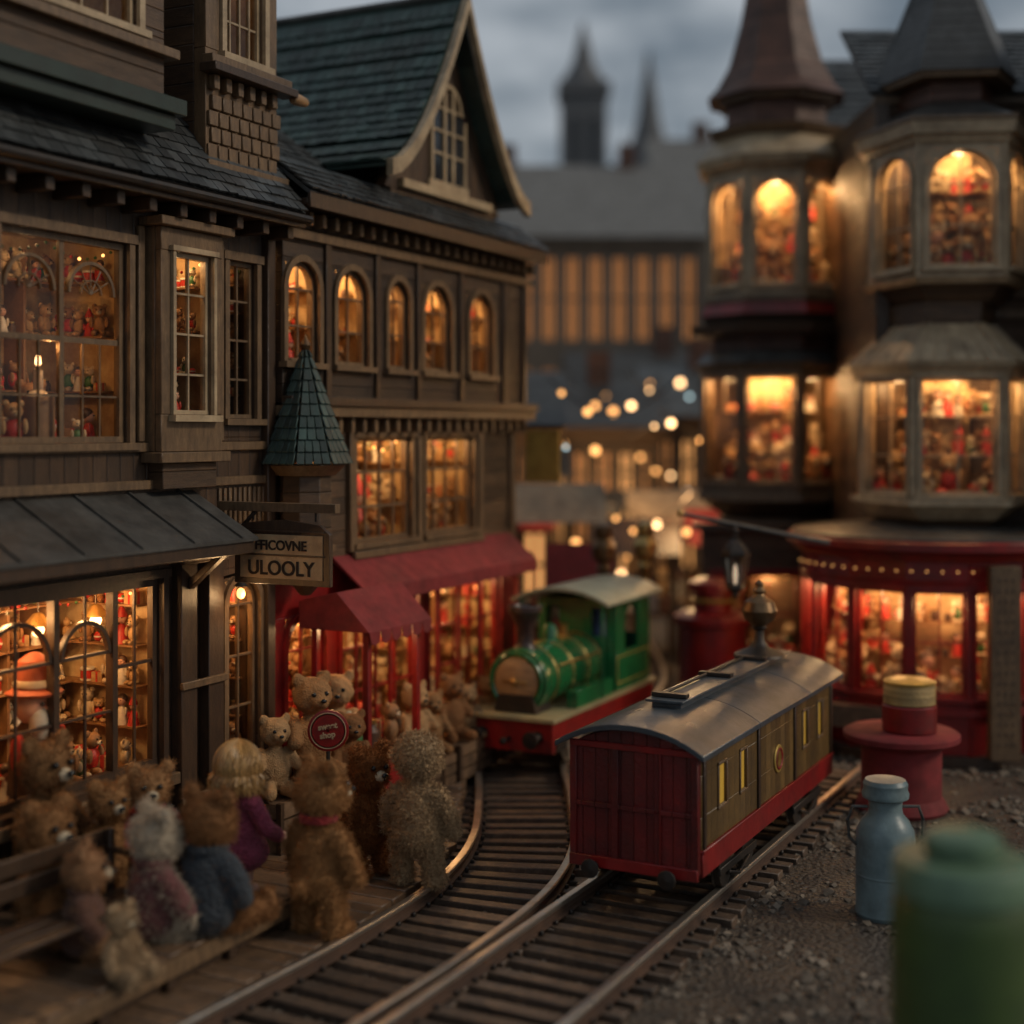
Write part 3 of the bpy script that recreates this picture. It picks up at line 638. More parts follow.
# ------------------------------------------------------------------ right: red round shop + stacked bays
C=E('round_red_toy_shop',I4); w=MB(); f=MB(); r_=MB()
c0=Vector((4.08,13.85)); n=14
dp=[(c0.x+1.22*math.cos(R(180+360/n*k-360/n/2)),c0.y+1.22*math.sin(R(180+360/n*k-360/n/2))) for k in range(n)]
bay(w,C,dp,[0,1,2,3,4,5],0.1,1.82,.62,1.56,False,2,2,RED,RED,mar=.045,P=7,toys=.36,sh=2,core=.5)
ringband(w,dp,0,.1,.08,.08,TRIMD); ringband(w,dp,.45,.52,.04,.04,RED); ringband(w,dp,1.6,1.66,.03,.04,RED); ringband(w,dp,1.822,1.9,.06,.12,RED)
def disc(mb,pr,m,seg=40,x=c0.x,y=c0.y): mb.lathe(pr,m,T(x,y,0),seg=seg)
disc(w,[(1.3,1.902),(1.38,1.92),(1.38,1.99),(1.34,2.01)],RED,seg=64); disc(w,[(1.335,2.0),(1.335,2.03),(1.2,2.05),(.4,2.13)],LEAD,seg=64)
bl=MB()
for k in range(30):
    a=R(180+k*6); bl.ell((c0.x+1.27*math.cos(a),c0.y+1.27*math.sin(a),1.74),.006,BULB,seg=6,rings=4)
bl.build('rim_bulbs',C)
w.bx(4.2,4.46,12.46,12.58,.1,1.8,TRIM)
for k in range(17):
    for q in (-1,0,1): w.ell((4.33+q*.06,12.46,.24+.09*k),(.016,.006,.016),TRIMD,seg=6,rings=4)
pL=[(3.44,13.95),(3.7,13.15),(4.53,13.05),(4.95,13.7),(4.95,14.2),(3.44,14.2)]
bay(w,C,pL,[0,1,2],2.3,3.56,2.4,3.48,False,2,3,CREAM,CREAM,mar=.075,P=8,toys=.42,sh=2,core=.3)
for z0,z1,a_,b_,m in ((2.02,2.16,-.34,-.14,WBR),(2.162,2.298,-.14,.03,CREAM),(2.3,2.35,.07,.07,CREAM),(3.5,3.58,.03,.07,CREAM),(3.582,3.64,.1,.12,CREAM)): ringband(w,pL,z0,z1,a_,b_,m)
ringband(w,pL,1.9,2.02,-.5,-.34,TRIMD)
ringband(r_,pL,3.642,4.0,.1,-.3,CREAM); ringband(w,pL,4.0,4.2,-.3,-.28,WBR)
for i in range(3):
    a=Vector((*pL[i],0));b=Vector((*pL[i+1],0))
    for k in range(6):
        q=a.lerp(b,(k+.5)/6); cc=Vector((4.17,13.7,0)); r_.tube([q+(q-cc).normalized()*.08+Vector((0,0,3.66)),q-(q-cc).normalized()*.28+Vector((0,0,4.01))],.012,CREAM,seg=5)
pU=[(3.54,13.95),(3.77,13.22),(4.56,13.12),(4.95,13.75),(4.95,14.2),(3.54,14.2)]
bay(w,C,pU,[0,1,2],4.42,5.74,4.52,5.6,True,2,3,CREAM,CREAM,mar=.09,P=8,toys=.42,sh=2,core=.3)
for z0,z1,a_,b_,m in ((4.2,4.36,-.22,-.06,WBR),(4.362,4.42,.0,.06,CREAM),(5.66,5.74,.03,.06,CREAM),(5.742,5.86,.1,.12,CREAM),(5.862,5.9,.14,.14,TRIM)): ringband(w,pU,z0,z1,a_,b_,m)
ringband(r_,pU,5.9,6.1,.1,-.3,LEAD); ringband(w,pU,6.1,6.3,-.3,-.3,BRICK); ringband(w,pU,6.3,6.36,-.1,-.08,TRIM)
ringband(r_,pU,6.362,7.6,-.05,-.6,SLROW); ringband(r_,pU,7.6,9.2,-.6,-.72,SLROW)
w.bx(3.62,7.5,14.0,16.5,0,6.3,WBR); w.bx(5.2,8.5,12.7,14,0,7,WDK)
for z in (2.2,4.1,4.3,5.9,6.2): w.bx(3.55,5.2,13.94,13.998,z,z+.08,TRIM)
w.bx(3.57,3.69,13.92,13.997,2.28,6.2,TRIMD)
shingles(r_,I4,(3.5,13.9,6.3),(1,0,0),(0,.8,.6),4.2,1.6,SLATE,row=.12,col=.12)
w.build('walls',C,bevel=.006); r_.build('roof',C)

# ------------------------------------------------------------------ tower D
D=E('spired_corner_tower',I4); w=MB(); r_=MB()
def octo(cx,cy,r): 
    R_=r/math.cos(R(22.5)); return [(cx+R_*math.cos(R(146.5+45*k)),cy+R_*math.sin(R(146.5+45*k))) for k in range(8)]
oU=octo(3.08,16.6,.76); oL=octo(3.03,16.6,.78); oN=octo(3.08,16.6,.66)
bay(w,D,oU,[1,2,3],4.52,5.95,4.64,5.8,True,2,3,CREAM,CREAM,mar=.09,P=14,toys=.46,sh=2,core=.4)
for z0,z1,a_,b_,m in ((4.2,4.3,.02,.1,TRIMD),(4.302,4.44,.1,.04,RED),(4.442,4.52,.06,.06,TRIM),(5.9,5.97,.03,.06,CREAM),(5.972,6.08,.12,.16,CREAM),(6.35,6.45,-.06,.0,TRIM)): ringband(w,oU,z0,z1,a_,b_,m)
ringband(r_,oU,6.08,6.36,.12,-.12,CREAM); ringband(w,oN,6.3,6.75,-.08,-.12,BRICK); ringband(w,oN,6.75,6.82,-.02,.0,TRIM)
for z0,z1,a_,b_ in ((6.82,6.95,.12,-.0),(6.95,7.2,-.0,-.14),(7.2,7.7,-.14,-.28),(7.7,9.6,-.28,-.62)): ringband(r_,oN,z0,z1,a_,b_,BRICK)
ringband(w,oN,3.9,4.2,.06,.06,BRICK); ringband(w,oN,4.08,4.19,.3,.34,TRIMD)
bay(w,D,oL,[1,2,3],2.28,3.72,2.42,3.6,False,2,3,TRIM,TRIM,mar=.06,P=14,toys=.46,sh=2,core=.4)
for z0,z1,a_,b_,m in ((2.0,2.2,-.25,.02,TRIMD),(2.202,2.28,.06,.06,TRIM),(3.68,3.75,.04,.07,TRIM),(3.752,3.9,.1,-.05,LEAD)): ringband(w,oL,z0,z1,a_,b_,m)
ringband(w,oN,0,2.0,.0,.0,WBR)
w.bx(3.5,7.5,17.2,20,0,6.3,WBR); shingles(r_,I4,(3.4,17.1,6.3),(1,0,0),(0,.7,.7),4.5,2.2,SLATE,row=.16,col=.16)
for z in (3.9,6.2): w.bx(3.4,7.6,17.1,17.198,z,z+.1,TRIM)
facade(w,T(2.1,15.75,0),0,1.5,0,1.9,[(.15,1.35,.5,1.4,False)],WBR,th=.08); window(w,T(2.1,15.75,0),.15,1.35,.5,1.4,False,4,2,RED); room(w,D,T(2.1,15.75,0),.15,1.35,.5,1.4,y0=.08,P=9,toys=.35,d=.3)
w.bx(2.0,3.7,15.6,15.85,1.9,1.97,TRIMD)
w.build('walls',D,bevel=.006); r_.build('roof',D)

BL=E('bracket_street_lamp',T(1.95,12.42,0)); f=MB()
f.tube([(.85,.15,2.0),(-.47,-.0,2.27)],[.026,.018],LEAD); f.ell((-.48,0,2.275),.032,BRASS); f.tube([(0,.03,2.17),(0,0,2.08)],.012,IRON); f.ell((0,0,2.12),.03,IRON)
f.lathe([(.0,2.11),(.03,2.08),(.025,2.05),(.06,2.02),(.115,1.96),(.13,1.92),(.125,1.905)],IRON,seg=6,smooth=False)
for k in range(6): a=R(60*k); f.tube([(.115*math.cos(a),.115*math.sin(a),1.92),(.07*math.cos(a),.07*math.sin(a),1.64)],.012,IRON,seg=5)
f.lathe([(.03,1.58),(.085,1.62),(.08,1.655)],IRON,seg=6,smooth=False); f.lathe([(.065,1.655),(.108,1.91)],GLASS,seg=6,smooth=False); f.lathe([(.012,1.655),(.02,1.74),(.014,1.8),(.0,1.84)],emat('dim_bulb',(1,.8,.6),.5),seg=8); f.lathe([(.0,1.52),(.025,1.56),(.02,1.58)],IRON,seg=8)
f.build('lantern',BL)

# ------------------------------------------------------------------ background town
WARM=emat('lit_room',(1,.46,.15),.9); WARM2=emat('dim_lit_room',(1,.42,.14),.32)
def house(name,x,y,wd,dp_,h,rh,wm=DIST,rm=DISTR,rows=((1.,1.),),lit=.4,nw=5,ang=0,shop=False,wm2=None):
    o=E(name,T(x,y,0)@RZ(ang)); b=MB(); 
    ops=[]
    for z,hh in rows:
        for k in range(nw): ops.append((wd*(k+.28)/nw,wd*(k+.72)/nw,z,z+hh,False))
    facade(b,I4,0,wd,0,h,ops,wm,th=.15); b.bx(0,wd,.7,dp_,0,h,wm); b.bx(0,.15,.152,.7,0,h,wm); b.bx(wd-.15,wd,.152,.7,0,h,wm)
    for q in ops:
        on=random.random()<lit
        b.bx(q[0]-.05,q[1]+.05,.4,.45,q[2]-.1,q[3]+.1,(wm2 or random.choice((WARM,WARM2))) if on else BLACKG)
        b.bx((q[0]+q[1])/2-.03,(q[0]+q[1])/2+.03,.05,.1,q[2],q[3],TRIM); b.bx(q[0],q[1],.05,.1,(q[2]+q[3])/2-.03,(q[2]+q[3])/2+.03,TRIM)
    b.bx(-.15,wd+.15,-.2,.1,h,h+.15,wm)
    if shop: b.prism([(0,-.05,1.9),(0,-.6,1.6),(0,-.6,1.66),(0,-.05,2.0)],(wd,0,0),random.choice((REDCL,CREAM,SLROW)))
    b.prism([(-.2,-.3,h+.15),(-.2,dp_+.2,h+.15),(-.2,dp_/2,h+rh)],(wd+.4,0,0),rm)
    for k in range(max(1,int(wd/2.5))): cx=wd*(k+.5)/max(1,int(wd/2.5)); b.bx(cx-.2,cx+.2,dp_/2-.2,dp_/2+.2,h+rh*.6,h+rh+.5,BRICK)
    b.build('walls_and_roof',o)
house('terrace_house',-1.6,33,6.0,6,7.3,2.4,rows=((1,1.2),(3.2,1.2),(5.1,1.9)),nw=11,lit=.85,wm2=WARM2)
house('cottage',.6,24,1.9,3,2.9,1.0,wm=WBR,rows=((.6,1.),(1.9,.7)),nw=5,lit=.9,rm=SLROW,shop=True)
house('cottage',2.5,25,2.0,3,3.1,1.1,wm=WBR,rows=((.6,1.),(2.,.8)),nw=5,lit=.9,rm=SLATE,shop=True)
house('cottage',4.6,26,2.4,3,4.2,1.5,wm=WBR,rows=((.6,1.),(2.,.8)),nw=5,lit=.9,rm=SLROW,shop=True)
house('cottage',1.3,29,3.9,3,3.6,1.1,wm=WBR,rows=((.6,1.),(2.,.8)),nw=7,lit=.8,rm=SLROW)
house('terrace_house',4.3,40,9,8,9,3,rows=((1,1.2),(3.2,1.2),(5.6,1.7)),nw=9,lit=.6,wm2=WARM2)
house('cottage',-1.6,20.5,2.2,3,2.9,1.0,wm=WBR,rows=((.6,.9),(1.9,.7)),nw=4,lit=.95,rm=SLROW,shop=True)
house('terrace_house',-12,44,16,8,8,3.2,rows=((1,1.2),(3.2,1.2),(5.4,1.5)),nw=12,lit=.2)
house('terrace_house',9,30,14,8,8,3,rows=((1,1.2),(3.2,1.2),(5.4,1.5)),nw=9,lit=.2)
house('terrace_house',-14,26,11,8,7,3,rows=((1,1.2),(3.2,1.2)),nw=9,lit=.2)
SIL=mat('hazy_far_stone',(.15,.15,.155),(.11,.115,.12),rough=.9)  # aerial haze painted into the stone as bluish grey
def spire(x,y,wd,h,top,name='church_tower'):
    o=E(name,T(x,y,0)); b=MB(); b.bx(-wd,wd,-wd,wd,0,h,SIL); b.bx(-wd*1.15,wd*1.15,-wd*1.15,wd*1.15,h,h+.5,SIL); b.lathe([(wd*1.1,h+.5),(wd*.5,h+top*.45),(.05,h+top)],SIL,seg=8,smooth=False)
    for q in (-.4,.4): b.bx(wd*q-.2,wd*q+.2,-wd*1.01,-wd*.9,h-3,h-1,BLACKG)
    b.build('tower',o)
spire(3.0,60,.95,17,3.2); spire(7.2,75,1.3,16,7); spire(5.2,66,.9,14,2.5); spire(8.2,60,.8,14,2); spire(10,70,.8,13,4); spire(-1.5,80,1.4,16,4); spire(0,56,1.2,11,3)
def tent(x,y,w_,m,z=1.6):
    o=E('market_tent',T(x,y,0)); b=MB()
    for sx in (-1,1):
        for sy in (-1,1): b.bx(sx*w_-.03,sx*w_+.03,sy*w_*.7-.03,sy*w_*.7+.03,0,z,TRIM)
    b.prism([(-w_*1.15,-w_*.9,z),(-w_*1.15,w_*.9,z),(-w_*1.15,0,z+.45)],(w_*2.3,0,0),m); b.bx(-w_,w_,-w_*.6,w_*.6,.6,.66,SHELF)
    b.build('canopy',o); toyrow(o,I4,-w_,w_,-.2,.66,.5)
tent(.55,17.3,.5,CREAM,1.9); tent(2.3,20,.6,CREAM,1.7); tent(.2,21.5,.6,SLROW,2.3); tent(3.0,19,.6,REDCL,1.5); tent(.75,15.7,.33,REDCL,1.3); tent(1.6,18.6,.5,TRIMD,1.4)
SL=E('string_lights',I4); b=MB(); b2=MB()
for k in range(34):
    y=random.uniform(17,31.5); x0=random.uniform(-.3,2.6)*y/22; x1=x0+random.uniform(1.0,2.6); z=3-random.uniform(-.045,.1)*y
    pts=[(x0+(x1-x0)*t/10,y,z-.45*math.sin(math.pi*t/10)) for t in range(11)]; b2.tube(pts,.008,IRON,seg=4)
    for q in pts[1:10:2]:
        if random.random()<.5: b.ell((q[0],q[1],q[2]-.05),random.choice((.02,.03,.045,.055)),random.choices((BULBS,BULB,BULBC),(.3,.62,.08))[0],seg=8,rings=6)
b.build('bulbs',SL); b2.build('wires',SL)
for x,y in ((.9,19),(2.2,18.2),(1.6,22.5)):
    lamp(SL,(x,y,2.2),40,.1)

K=E('round_red_kiosk',T(2.12,15.0,0)); f=MB()
f.lathe([(.4,0),(.4,.1),(.36,.12),(.36,.95),(.42,.98),(.42,1.05),(.3,1.1)],RED,seg=24); f.lathe([(.2,1.1),(.2,1.3),(.26,1.32),(.26,1.4),(.1,1.45)],RED,seg=24)
f.lathe([(.365,.3),(.37,.32),(.365,.34)],GOLD,seg=24); f.lathe([(.24,1.2),(.245,1.22),(.2,1.24)],GOLD,seg=20)
f.build('drum',K)
for (x,y,bm) in ((.96,14.9,BRONZE),(1.42,15.2,BRASS)):
    q=E('brass_topped_post',T(x,y,0)); f=MB(); f.lathe([(.09,0),(.06,.1),(.05,1.5),(.08,1.55),(.05,1.6),(.12,1.66),(.13,1.78),(.08,1.86),(.1,1.9),(.09,2.0),(.0,2.04)],bm,seg=18); f.build('post',q)

# ------------------------------------------------------------------ locomotive
def vframe(x,y,hd): return T(x,y,0)@RZ(math.atan2(-hd[1],-hd[0]))
LE=E('toy_steam_locomotive',vframe(-.02,12.0,(.45,.893))); b=MB()
b.bx(-2.3,-.05,-.24,.24,.36,.5,IRON)
b.bx(-.06,0,-.4,.4,.3,.56,RED); b.bx(-2.32,-2.26,-.4,.4,.3,.56,RED)
b.bx(-2.26,-.062,-.4,-.375,.4,.55,RED); b.bx(-2.26,-.062,.375,.4,.4,.55,RED)
b.bx(-2.34,.04,-.43,.43,.562,.595,mat('running_board_cream',(.42,.36,.2),(.3,.25,.13),rough=.4))
for y in (-.26,.26):
    M=T(0,y,.43)@RY(R(90)); b.lathe([(.055,0),(.04,.03),(.03,.1),(.03,.12),(.07,.13),(.072,.15),(.0,.16)],IRON,M,seg=16)
b.lathe([(.02,0),(.02,.12),(.035,.13),(.0,.15)],IRON,T(0,0,.4)@RY(R(90)),seg=10)
bz=.86
MX=lambda x,z=bz: T(x,0,z)@RY(R(90))
b.lathe([(.2,0),(.255,.0),(.265,.02),(.265,1.2),(.2,1.2)],GREEN,MX(-1.38),seg=40)
b.lathe([(.27,0),(.275,.01),(.275,.2),(.27,.21),(.2,.22)],GREEN,MX(-.36),seg=40)
b.lathe([(.2,.2),(.21,.21),(.205,.235),(.17,.25),(.05,.265),(.0,.27)],TAN,MX(-.36),seg=36)
b.lathe([(.205,.22),(.235,.24),(.245,.225),(.245,.2)],GREEN,MX(-.36),seg=36)
b.lathe([(.195,.23),(.205,.245),(.212,.23)],BRASS,MX(-.36),seg=36)
b.lathe([(.04,.26),(.035,.29),(.0,.3)],BRASS,MX(-.36),seg=14); b.bx(-.085,-.075,-.12,.12,.85,.87,BRASS)
for x in (-.42,-.75,-1.08,-1.36): b.lathe([(.268,0),(.273,.004),(.273,.022),(.268,.026)],BRASS,MX(x),seg=40)
b.prism([(-.4,-.2,.597),(-.4,.2,.597),(-.4,.16,.75),(-.4,-.16,.75)],(.3,0,0),IRON)
CHM=mat('chimney_dark',(.05,.026,.022),(.025,.015,.013),rough=.35)
b.lathe([(.12,0),(.085,.04),(.075,.08),(.08,.22),(.13,.32),(.15,.34),(.15,.385),(.12,.39),(.1,.34)],CHM,T(-.3,0,1.1),seg=26)
b.lathe([(.1,0),(.075,.03),(.07,.1),(.05,.15),(.0,.17)],GREEN,T(-.8,0,1.11),seg=20); b.lathe([(.03,0),(.03,.1),(.045,.12),(.0,.13)],BRASS,T(-1.1,0,1.11),seg=12)
b.bx(-1.3,-.5,-.4,-.3,.597,.74,GREEN); b.bx(-1.3,-.5,.3,.4,.597,.74,GREEN)
b.tube([(-.4,.285,.98),(-1.38,.285,.98)],.01,BRASS); b.tube([(-.4,-.285,.98),(-1.38,-.285,.98)],.01,BRASS)
for sy in (-1,1):
    M=T(-2.22,sy*.38-.015,0)
    facade(b,M,0,.84,.597,1.44,[(.3,.62,.95,1.36,True)],GREEN,th=.03)
    yy=(-.004,-.001) if sy<0 else (.0305,.034)
    for q in ((.05,.8,.66,.672),(.05,.8,.9,.912),(.038,.05,.66,.912),(.8,.812,.66,.912)): b.bx(q[0],q[1],yy[0],yy[1],q[2],q[3],GOLD,M)
Mc=T(-1.38,.363,0)@RZ(R(-90)); facade(b,Mc,0,.726,.597,1.44,[(.06,.2,1.1,1.36,True),(.526,.666,1.1,1.36,True)],GREEN,th=.03)
Mc=T(-2.19,.363,0)@RZ(R(-90)); facade(b,Mc,0,.726,.597,1.44,[(.08,.26,1.05,1.3,False),(.466,.646,1.05,1.3,False)],GREEN,th=.03)
def arcroof(mb,x0,x1,hw,z0,rise,th,m,n=16,pw=2.2):
    vs=[];fs=[]
    for x in (x0,x1):
        for k in range(n+1): y=-hw+2*hw*k/n; z=z0+rise*(1-abs(y/hw)**pw); vs.append((x,y,z))
        for k in range(n+1): y=-hw+2*hw*k/n; z=z0+rise*(1-abs(y/hw)**pw)+th; vs.append((x,y,z))
    q=n+1
    for k in range(n): fs+=[(k,k+1,2*q+k+1,2*q+k),(q+k,3*q+k,3*q+k+1,q+k+1),(k,q+k,q+k+1,k+1),(2*q+k,2*q+k+1,3*q+k+1,3*q+k)]
    fs+=[(0,2*q,3*q,q),(n,q+n,3*q+n,2*q+n)]
    mb.add(vs,fs,m,None,True)
arcroof(b,-2.36,-.98,.48,1.42,.12,.03,CABROOF)
for y in (-.4,.4): b.tube([(-1.05,y,.597),(-1.05,y,1.45)],.014,GREEN)
b.ell((-1.8,0,1.05),(.12,.14,.3),TC['bl']); b.ell((-1.8,0,1.36),.09,SKIN)
def wheel(mb,x,y,r,z,m,rim=STEEL):
    M=T(x,y,z)@RX(R(90)); 
    mb.lathe([(r*.82,-.02),(r*1.0,-.025),(r*1.0,.02),(r*1.1,.022),(r*1.1,.03),(r*.82,.03)],rim,M,seg=26)
    mb.lathe([(r*.8,-.012),(r*.83,-.012),(r*.83,.02),(r*.8,.02)],m,M,seg=26); mb.lathe([(.001,-.035),(r*.2,-.03),(r*.24,0),(.001,.01)],m,M,seg=14)
    for k in range(8): a=math.pi*k/4; mb.tube([(0,0,0),(r*.85*math.cos(a),r*.85*math.sin(a),0)],r*.07,m,M,seg=6)
for x in (-.5,-1.0,-1.5,-2.0):
    for sy in (-1,1): wheel(b,x,sy*.36,.17 if x>-1.8 else .14,.31 if x>-1.8 else .28,RED)
    b.tube([(x,-.36,.3),(x,.36,.3)],.02,IRON)
for sy in (-1,1): b.bx(-1.55,-.45,sy*.4-.01,sy*.4+.01,.27,.3,STEEL)
b.bx(-.5,-.15,.3,.37,.28,.4,IRON); b.bx(-.5,-.15,-.37,-.3,.28,.4,IRON)
b.build('engine_body',LE,bevel=.005)

# ------------------------------------------------------------------ carriage
CE=E('toy_railway_carriage',vframe(.74,8.66,(.4607,.8876))); b=MB(); Lc=3.05; hw=.42; z0=.34; z1=1.06; RS_=.14
WIR=mat('dark_iron_wheel',(.06,.045,.035),(.035,.028,.022),rough=.5,metal=.5)
b.bx(-Lc+.03,-.03,-.36,.36,.29,.338,IRON)
for x0,x1 in ((-.04,0),(-Lc,-Lc+.04)):
    n=14; pts=[(x0,-hw+.002,z0),(x0,hw-.002,z0)]+[(x0,hw*.995*(1-2*k/n),z1+(RS_-.03)*(1-abs(1-2*k/n)**2.2)) for k in range(n+1)]
    b.prism(pts,(x1-x0,0,0),REDB)
for y in (-hw,-.14,.14,hw-.045): b.bx(.001,.02,y,y+.045,z0+.03,1.08,REDB)
b.bx(.001,.028,-hw,hw,z0-.03,z0+.04,RED); b.bx(.001,.022,-hw,hw,1.045,1.085,RED); b.bx(.001,.02,-hw+.045,hw-.045,.68,.71,REDB)
for sy in (-1,1):
    M=T(-Lc+.04,0,0)@(T(0,-hw,0) if sy<0 else T(0,hw,0)@Matrix.Scale(-1,4,(0,1,0)))
    LL=Lc-.08
    wins=[(.28,.4),(.68,.8),(2.12,2.24),(2.52,2.66)] 
    facade(b,M,0,LL,z0+.14,z1-.0,[(a_,c_,.68,.93,False) for a_,c_ in wins],OLIVE,th=.03)
    b.bx(0,LL,-.012,.03,z0-.02,z0+.139,RED,M); b.bx(0,LL,-.02,-.0125,z0+.12,z0+.145,RED,M); b.bx(0,LL,-.012,-.001,z1-.05,z1-.02,RED,M)
    for a_,c_ in wins: b.bx(a_-.01,c_+.01,.012,.03,.67,.94,YEL,M); b.bx(a_-.02,a_,-.01,.0,.66,.95,TRIM,M); b.bx(c_,c_+.02,-.01,.0,.66,.95,TRIM,M); b.bx(a_-.02,c_+.02,-.01,.0,.93,.95,TRIM,M); b.bx(a_-.02,c_+.02,-.012,.0,.66,.68,TRIM,M)
    b.lathe([(.0,0),(.1,.0),(.095,.012),(.0,.012)],GOLD,M@T(1.42,-.001,.72)@RX(R(90)),seg=24); b.lathe([(.06,.012),(.065,.018),(.075,.018),(.08,.012)],RED,M@T(1.42,-.001,.72)@RX(R(90)),seg=24)
    for x in (.02,1.0,1.85,LL-.06): b.bx(x,x+.04,-.016,-.0005,z0+.145,z1-.02,TRIMD,M)
arcroof(b,-Lc-.1,.1,.485,1.045,RS_,.035,ROOFCAR)
for x in (-1.0,-2.2): arcroof(b,x-.01,x+.01,.486,1.047,RS_,.036,ROOFCAR)
b.bx(-2.85,-.55,-.1,.1,1.2,1.25,ROOFCAR); b.bx(-2.9,-.5,-.13,.13,1.252,1.27,ROOFCAR); b.tube([(-2.8,-.06,1.285),(-.6,-.06,1.285)],.012,IRON)
for x in (-.62,-1.5,-2.3): b.bx(x-.03,x+.03,-.12,.12,1.272,1.3,IRON)
b.lathe([(.2,0),(.19,.02),(.08,.07),(.04,.12),(.035,.2),(.06,.22),(.04,.24)],IRON,T(-2.5,0,1.271),seg=20)
b.lathe([(.04,.23),(.11,.28),(.135,.35),(.11,.42),(.05,.46),(.04,.48),(.055,.5),(.03,.53),(.035,.56),(.0,.59)],BRONZE,T(-2.5,0,1.271),seg=24)
for x in (-.5,-.95,-2.1,-2.55):
    for sy in (-1,1): wheel(b,x,sy*.39,.115,.255,WIR,WIR)
    b.tube([(x,-.39,.255),(x,.39,.255)],.018,IRON)
for x in (-.72,-2.32):
    for sy in (-1,1): b.bx(x-.36,x+.36,sy*.42-.012,sy*.42+.012,.24,.29,IRON); b.tube([(x-.2,sy*.43,.23),(x,sy*.43,.17),(x+.2,sy*.43,.23)],.012,IRON)
b.bx(-1.8,-1.2,-.28,.28,.2,.28,IRON)
for y in (-.25,.25): b.lathe([(.03,0),(.03,.08),(.06,.09),(.06,.1),(.0,.11)],IRON,T(0,y,.32)@RY(R(90)),seg=12)
b.build('carriage_body',CE,bevel=.004)
BS=E('buffer_stop',T(3.0,13.0,0)@RZ(R(-27))); b=MB(); b.bx(-.5,.5,-.06,.06,.3,.5,SLEEP); b.bx(-.35,-.27,-.05,.4,0,.3,SLEEP); b.bx(.27,.35,-.05,.4,0,.3,SLEEP); b.build('beam',BS)

# ------------------------------------------------------------------ milk churn, table, tins, canister
o=E('milk_churn',T(2.31,8.8,0)); b=MB(); h=.84; r=.18
b.lathe([(r*.96,0),(r,.02*h),(r*1.02,.03*h),(r,.05*h),(r,.56*h),(r*.97,.63*h),(r*.8,.7*h),(r*.6,.75*h),(r*.56,.79*h),(r*.58,.86*h)],TEALM,seg=40)
b.lathe([(r*.6,.85*h),(r*.78,.87*h),(r*.8,.9*h),(r*.74,.93*h),(r*.76,.97*h),(r*.68,h),(r*.2,h*1.01),(.0,h*1.01)],TEALM,seg=40)
b.lathe([(r*1.005,.3*h),(r*1.02,.31*h),(r*1.005,.32*h)],TEALM,seg=40)
for s_ in (-1,1): b.tube([(s_*r*.6,0,.8*h),(s_*r*1.15,0,.8*h),(s_*r*1.3,0,.7*h),(s_*r*1.25,0,.58*h),(s_*r*.99,0,.52*h)],.011,LEAD)
b.build('churn_body',o)
o=E('green_enamel_canister',T(1.68,5.3,0)); b=MB()
b.lathe([(.25,0),(.255,.02),(.26,.06),(.26,1.18),(.25,1.26),(.235,1.29)],GRNCAN,seg=48); b.lathe([(.245,1.28),(.255,1.29),(.255,1.38),(.24,1.41),(.1,1.42)],GRNCAP,seg=48); b.lathe([(.1,1.415),(.14,1.43),(.14,1.49),(.1,1.51),(.0,1.515)],GRNCAP,seg=30); b.build('canister_body',o)
o=E('round_red_table',T(3.08,11.25,0)); b=MB()
b.lathe([(.34,0),(.36,.03),(.34,.08),(.31,.12),(.31,.5),(.36,.54)],REDCL,seg=32); b.lathe([(.4,.55),(.45,.57),(.45,.61),(.42,.63),(.0,.635)],REDCL,seg=36); b.build('table_body',o)
o=E('stacked_tin',T(3.13,11.2,.636)); b=MB()
b.lathe([(.2,0),(.21,.01),(.21,.2),(.2,.21)],RED,seg=30); b.lathe([(.185,.212),(.2,.22),(.2,.36),(.19,.38)],mat('wicker_gold',(.5,.33,.12),(.3,.19,.07),planks=(2,.022),bump=.9),seg=30); b.lathe([(.2,.37),(.205,.39),(.17,.405),(.0,.41)],GOLD,seg=30)
b.build('tin_body',o)

# ------------------------------------------------------------------ plush figures
def remeshed(parts,name,m,vox,sm=3,disp=0,dsc=20):
    b=MB()
    for p in parts:
        if p[0]=='e': b.ell(p[1],p[2],m,seg=24,rings=16, M=(p[3] if len(p)>3 else None))
        else:
            a,ra,c,rc=p[1:]; a=Vector(a);c=Vector(c); n=8
            for k in range(n+1): t=k/n; b.ell(a.lerp(c,t),ra+(rc-ra)*t,m,seg=16,rings=10)
    o=b.build(name); 
    rm=o.modifiers.new('r','REMESH'); rm.mode='VOXEL'; rm.voxel_size=vox; rm.use_smooth_shade=True
    s=o.modifiers.new('s','SMOOTH'); s.iterations=sm; s.factor=.5
    dg=bpy.context.evaluated_depsgraph_get(); me=bpy.data.meshes.new_from_object(o.evaluated_get(dg)); o.modifiers.clear(); o.data=me
    if disp:
        for v in me.vertices:
            k=noise.noise(v.co*dsc)*disp+noise.noise(v.co*dsc*2.7)*disp*.5; v.co+=v.normal*k
    me.materials.clear(); me.materials.append(m)
    for p in me.polygons: p.use_smooth=True
    return o
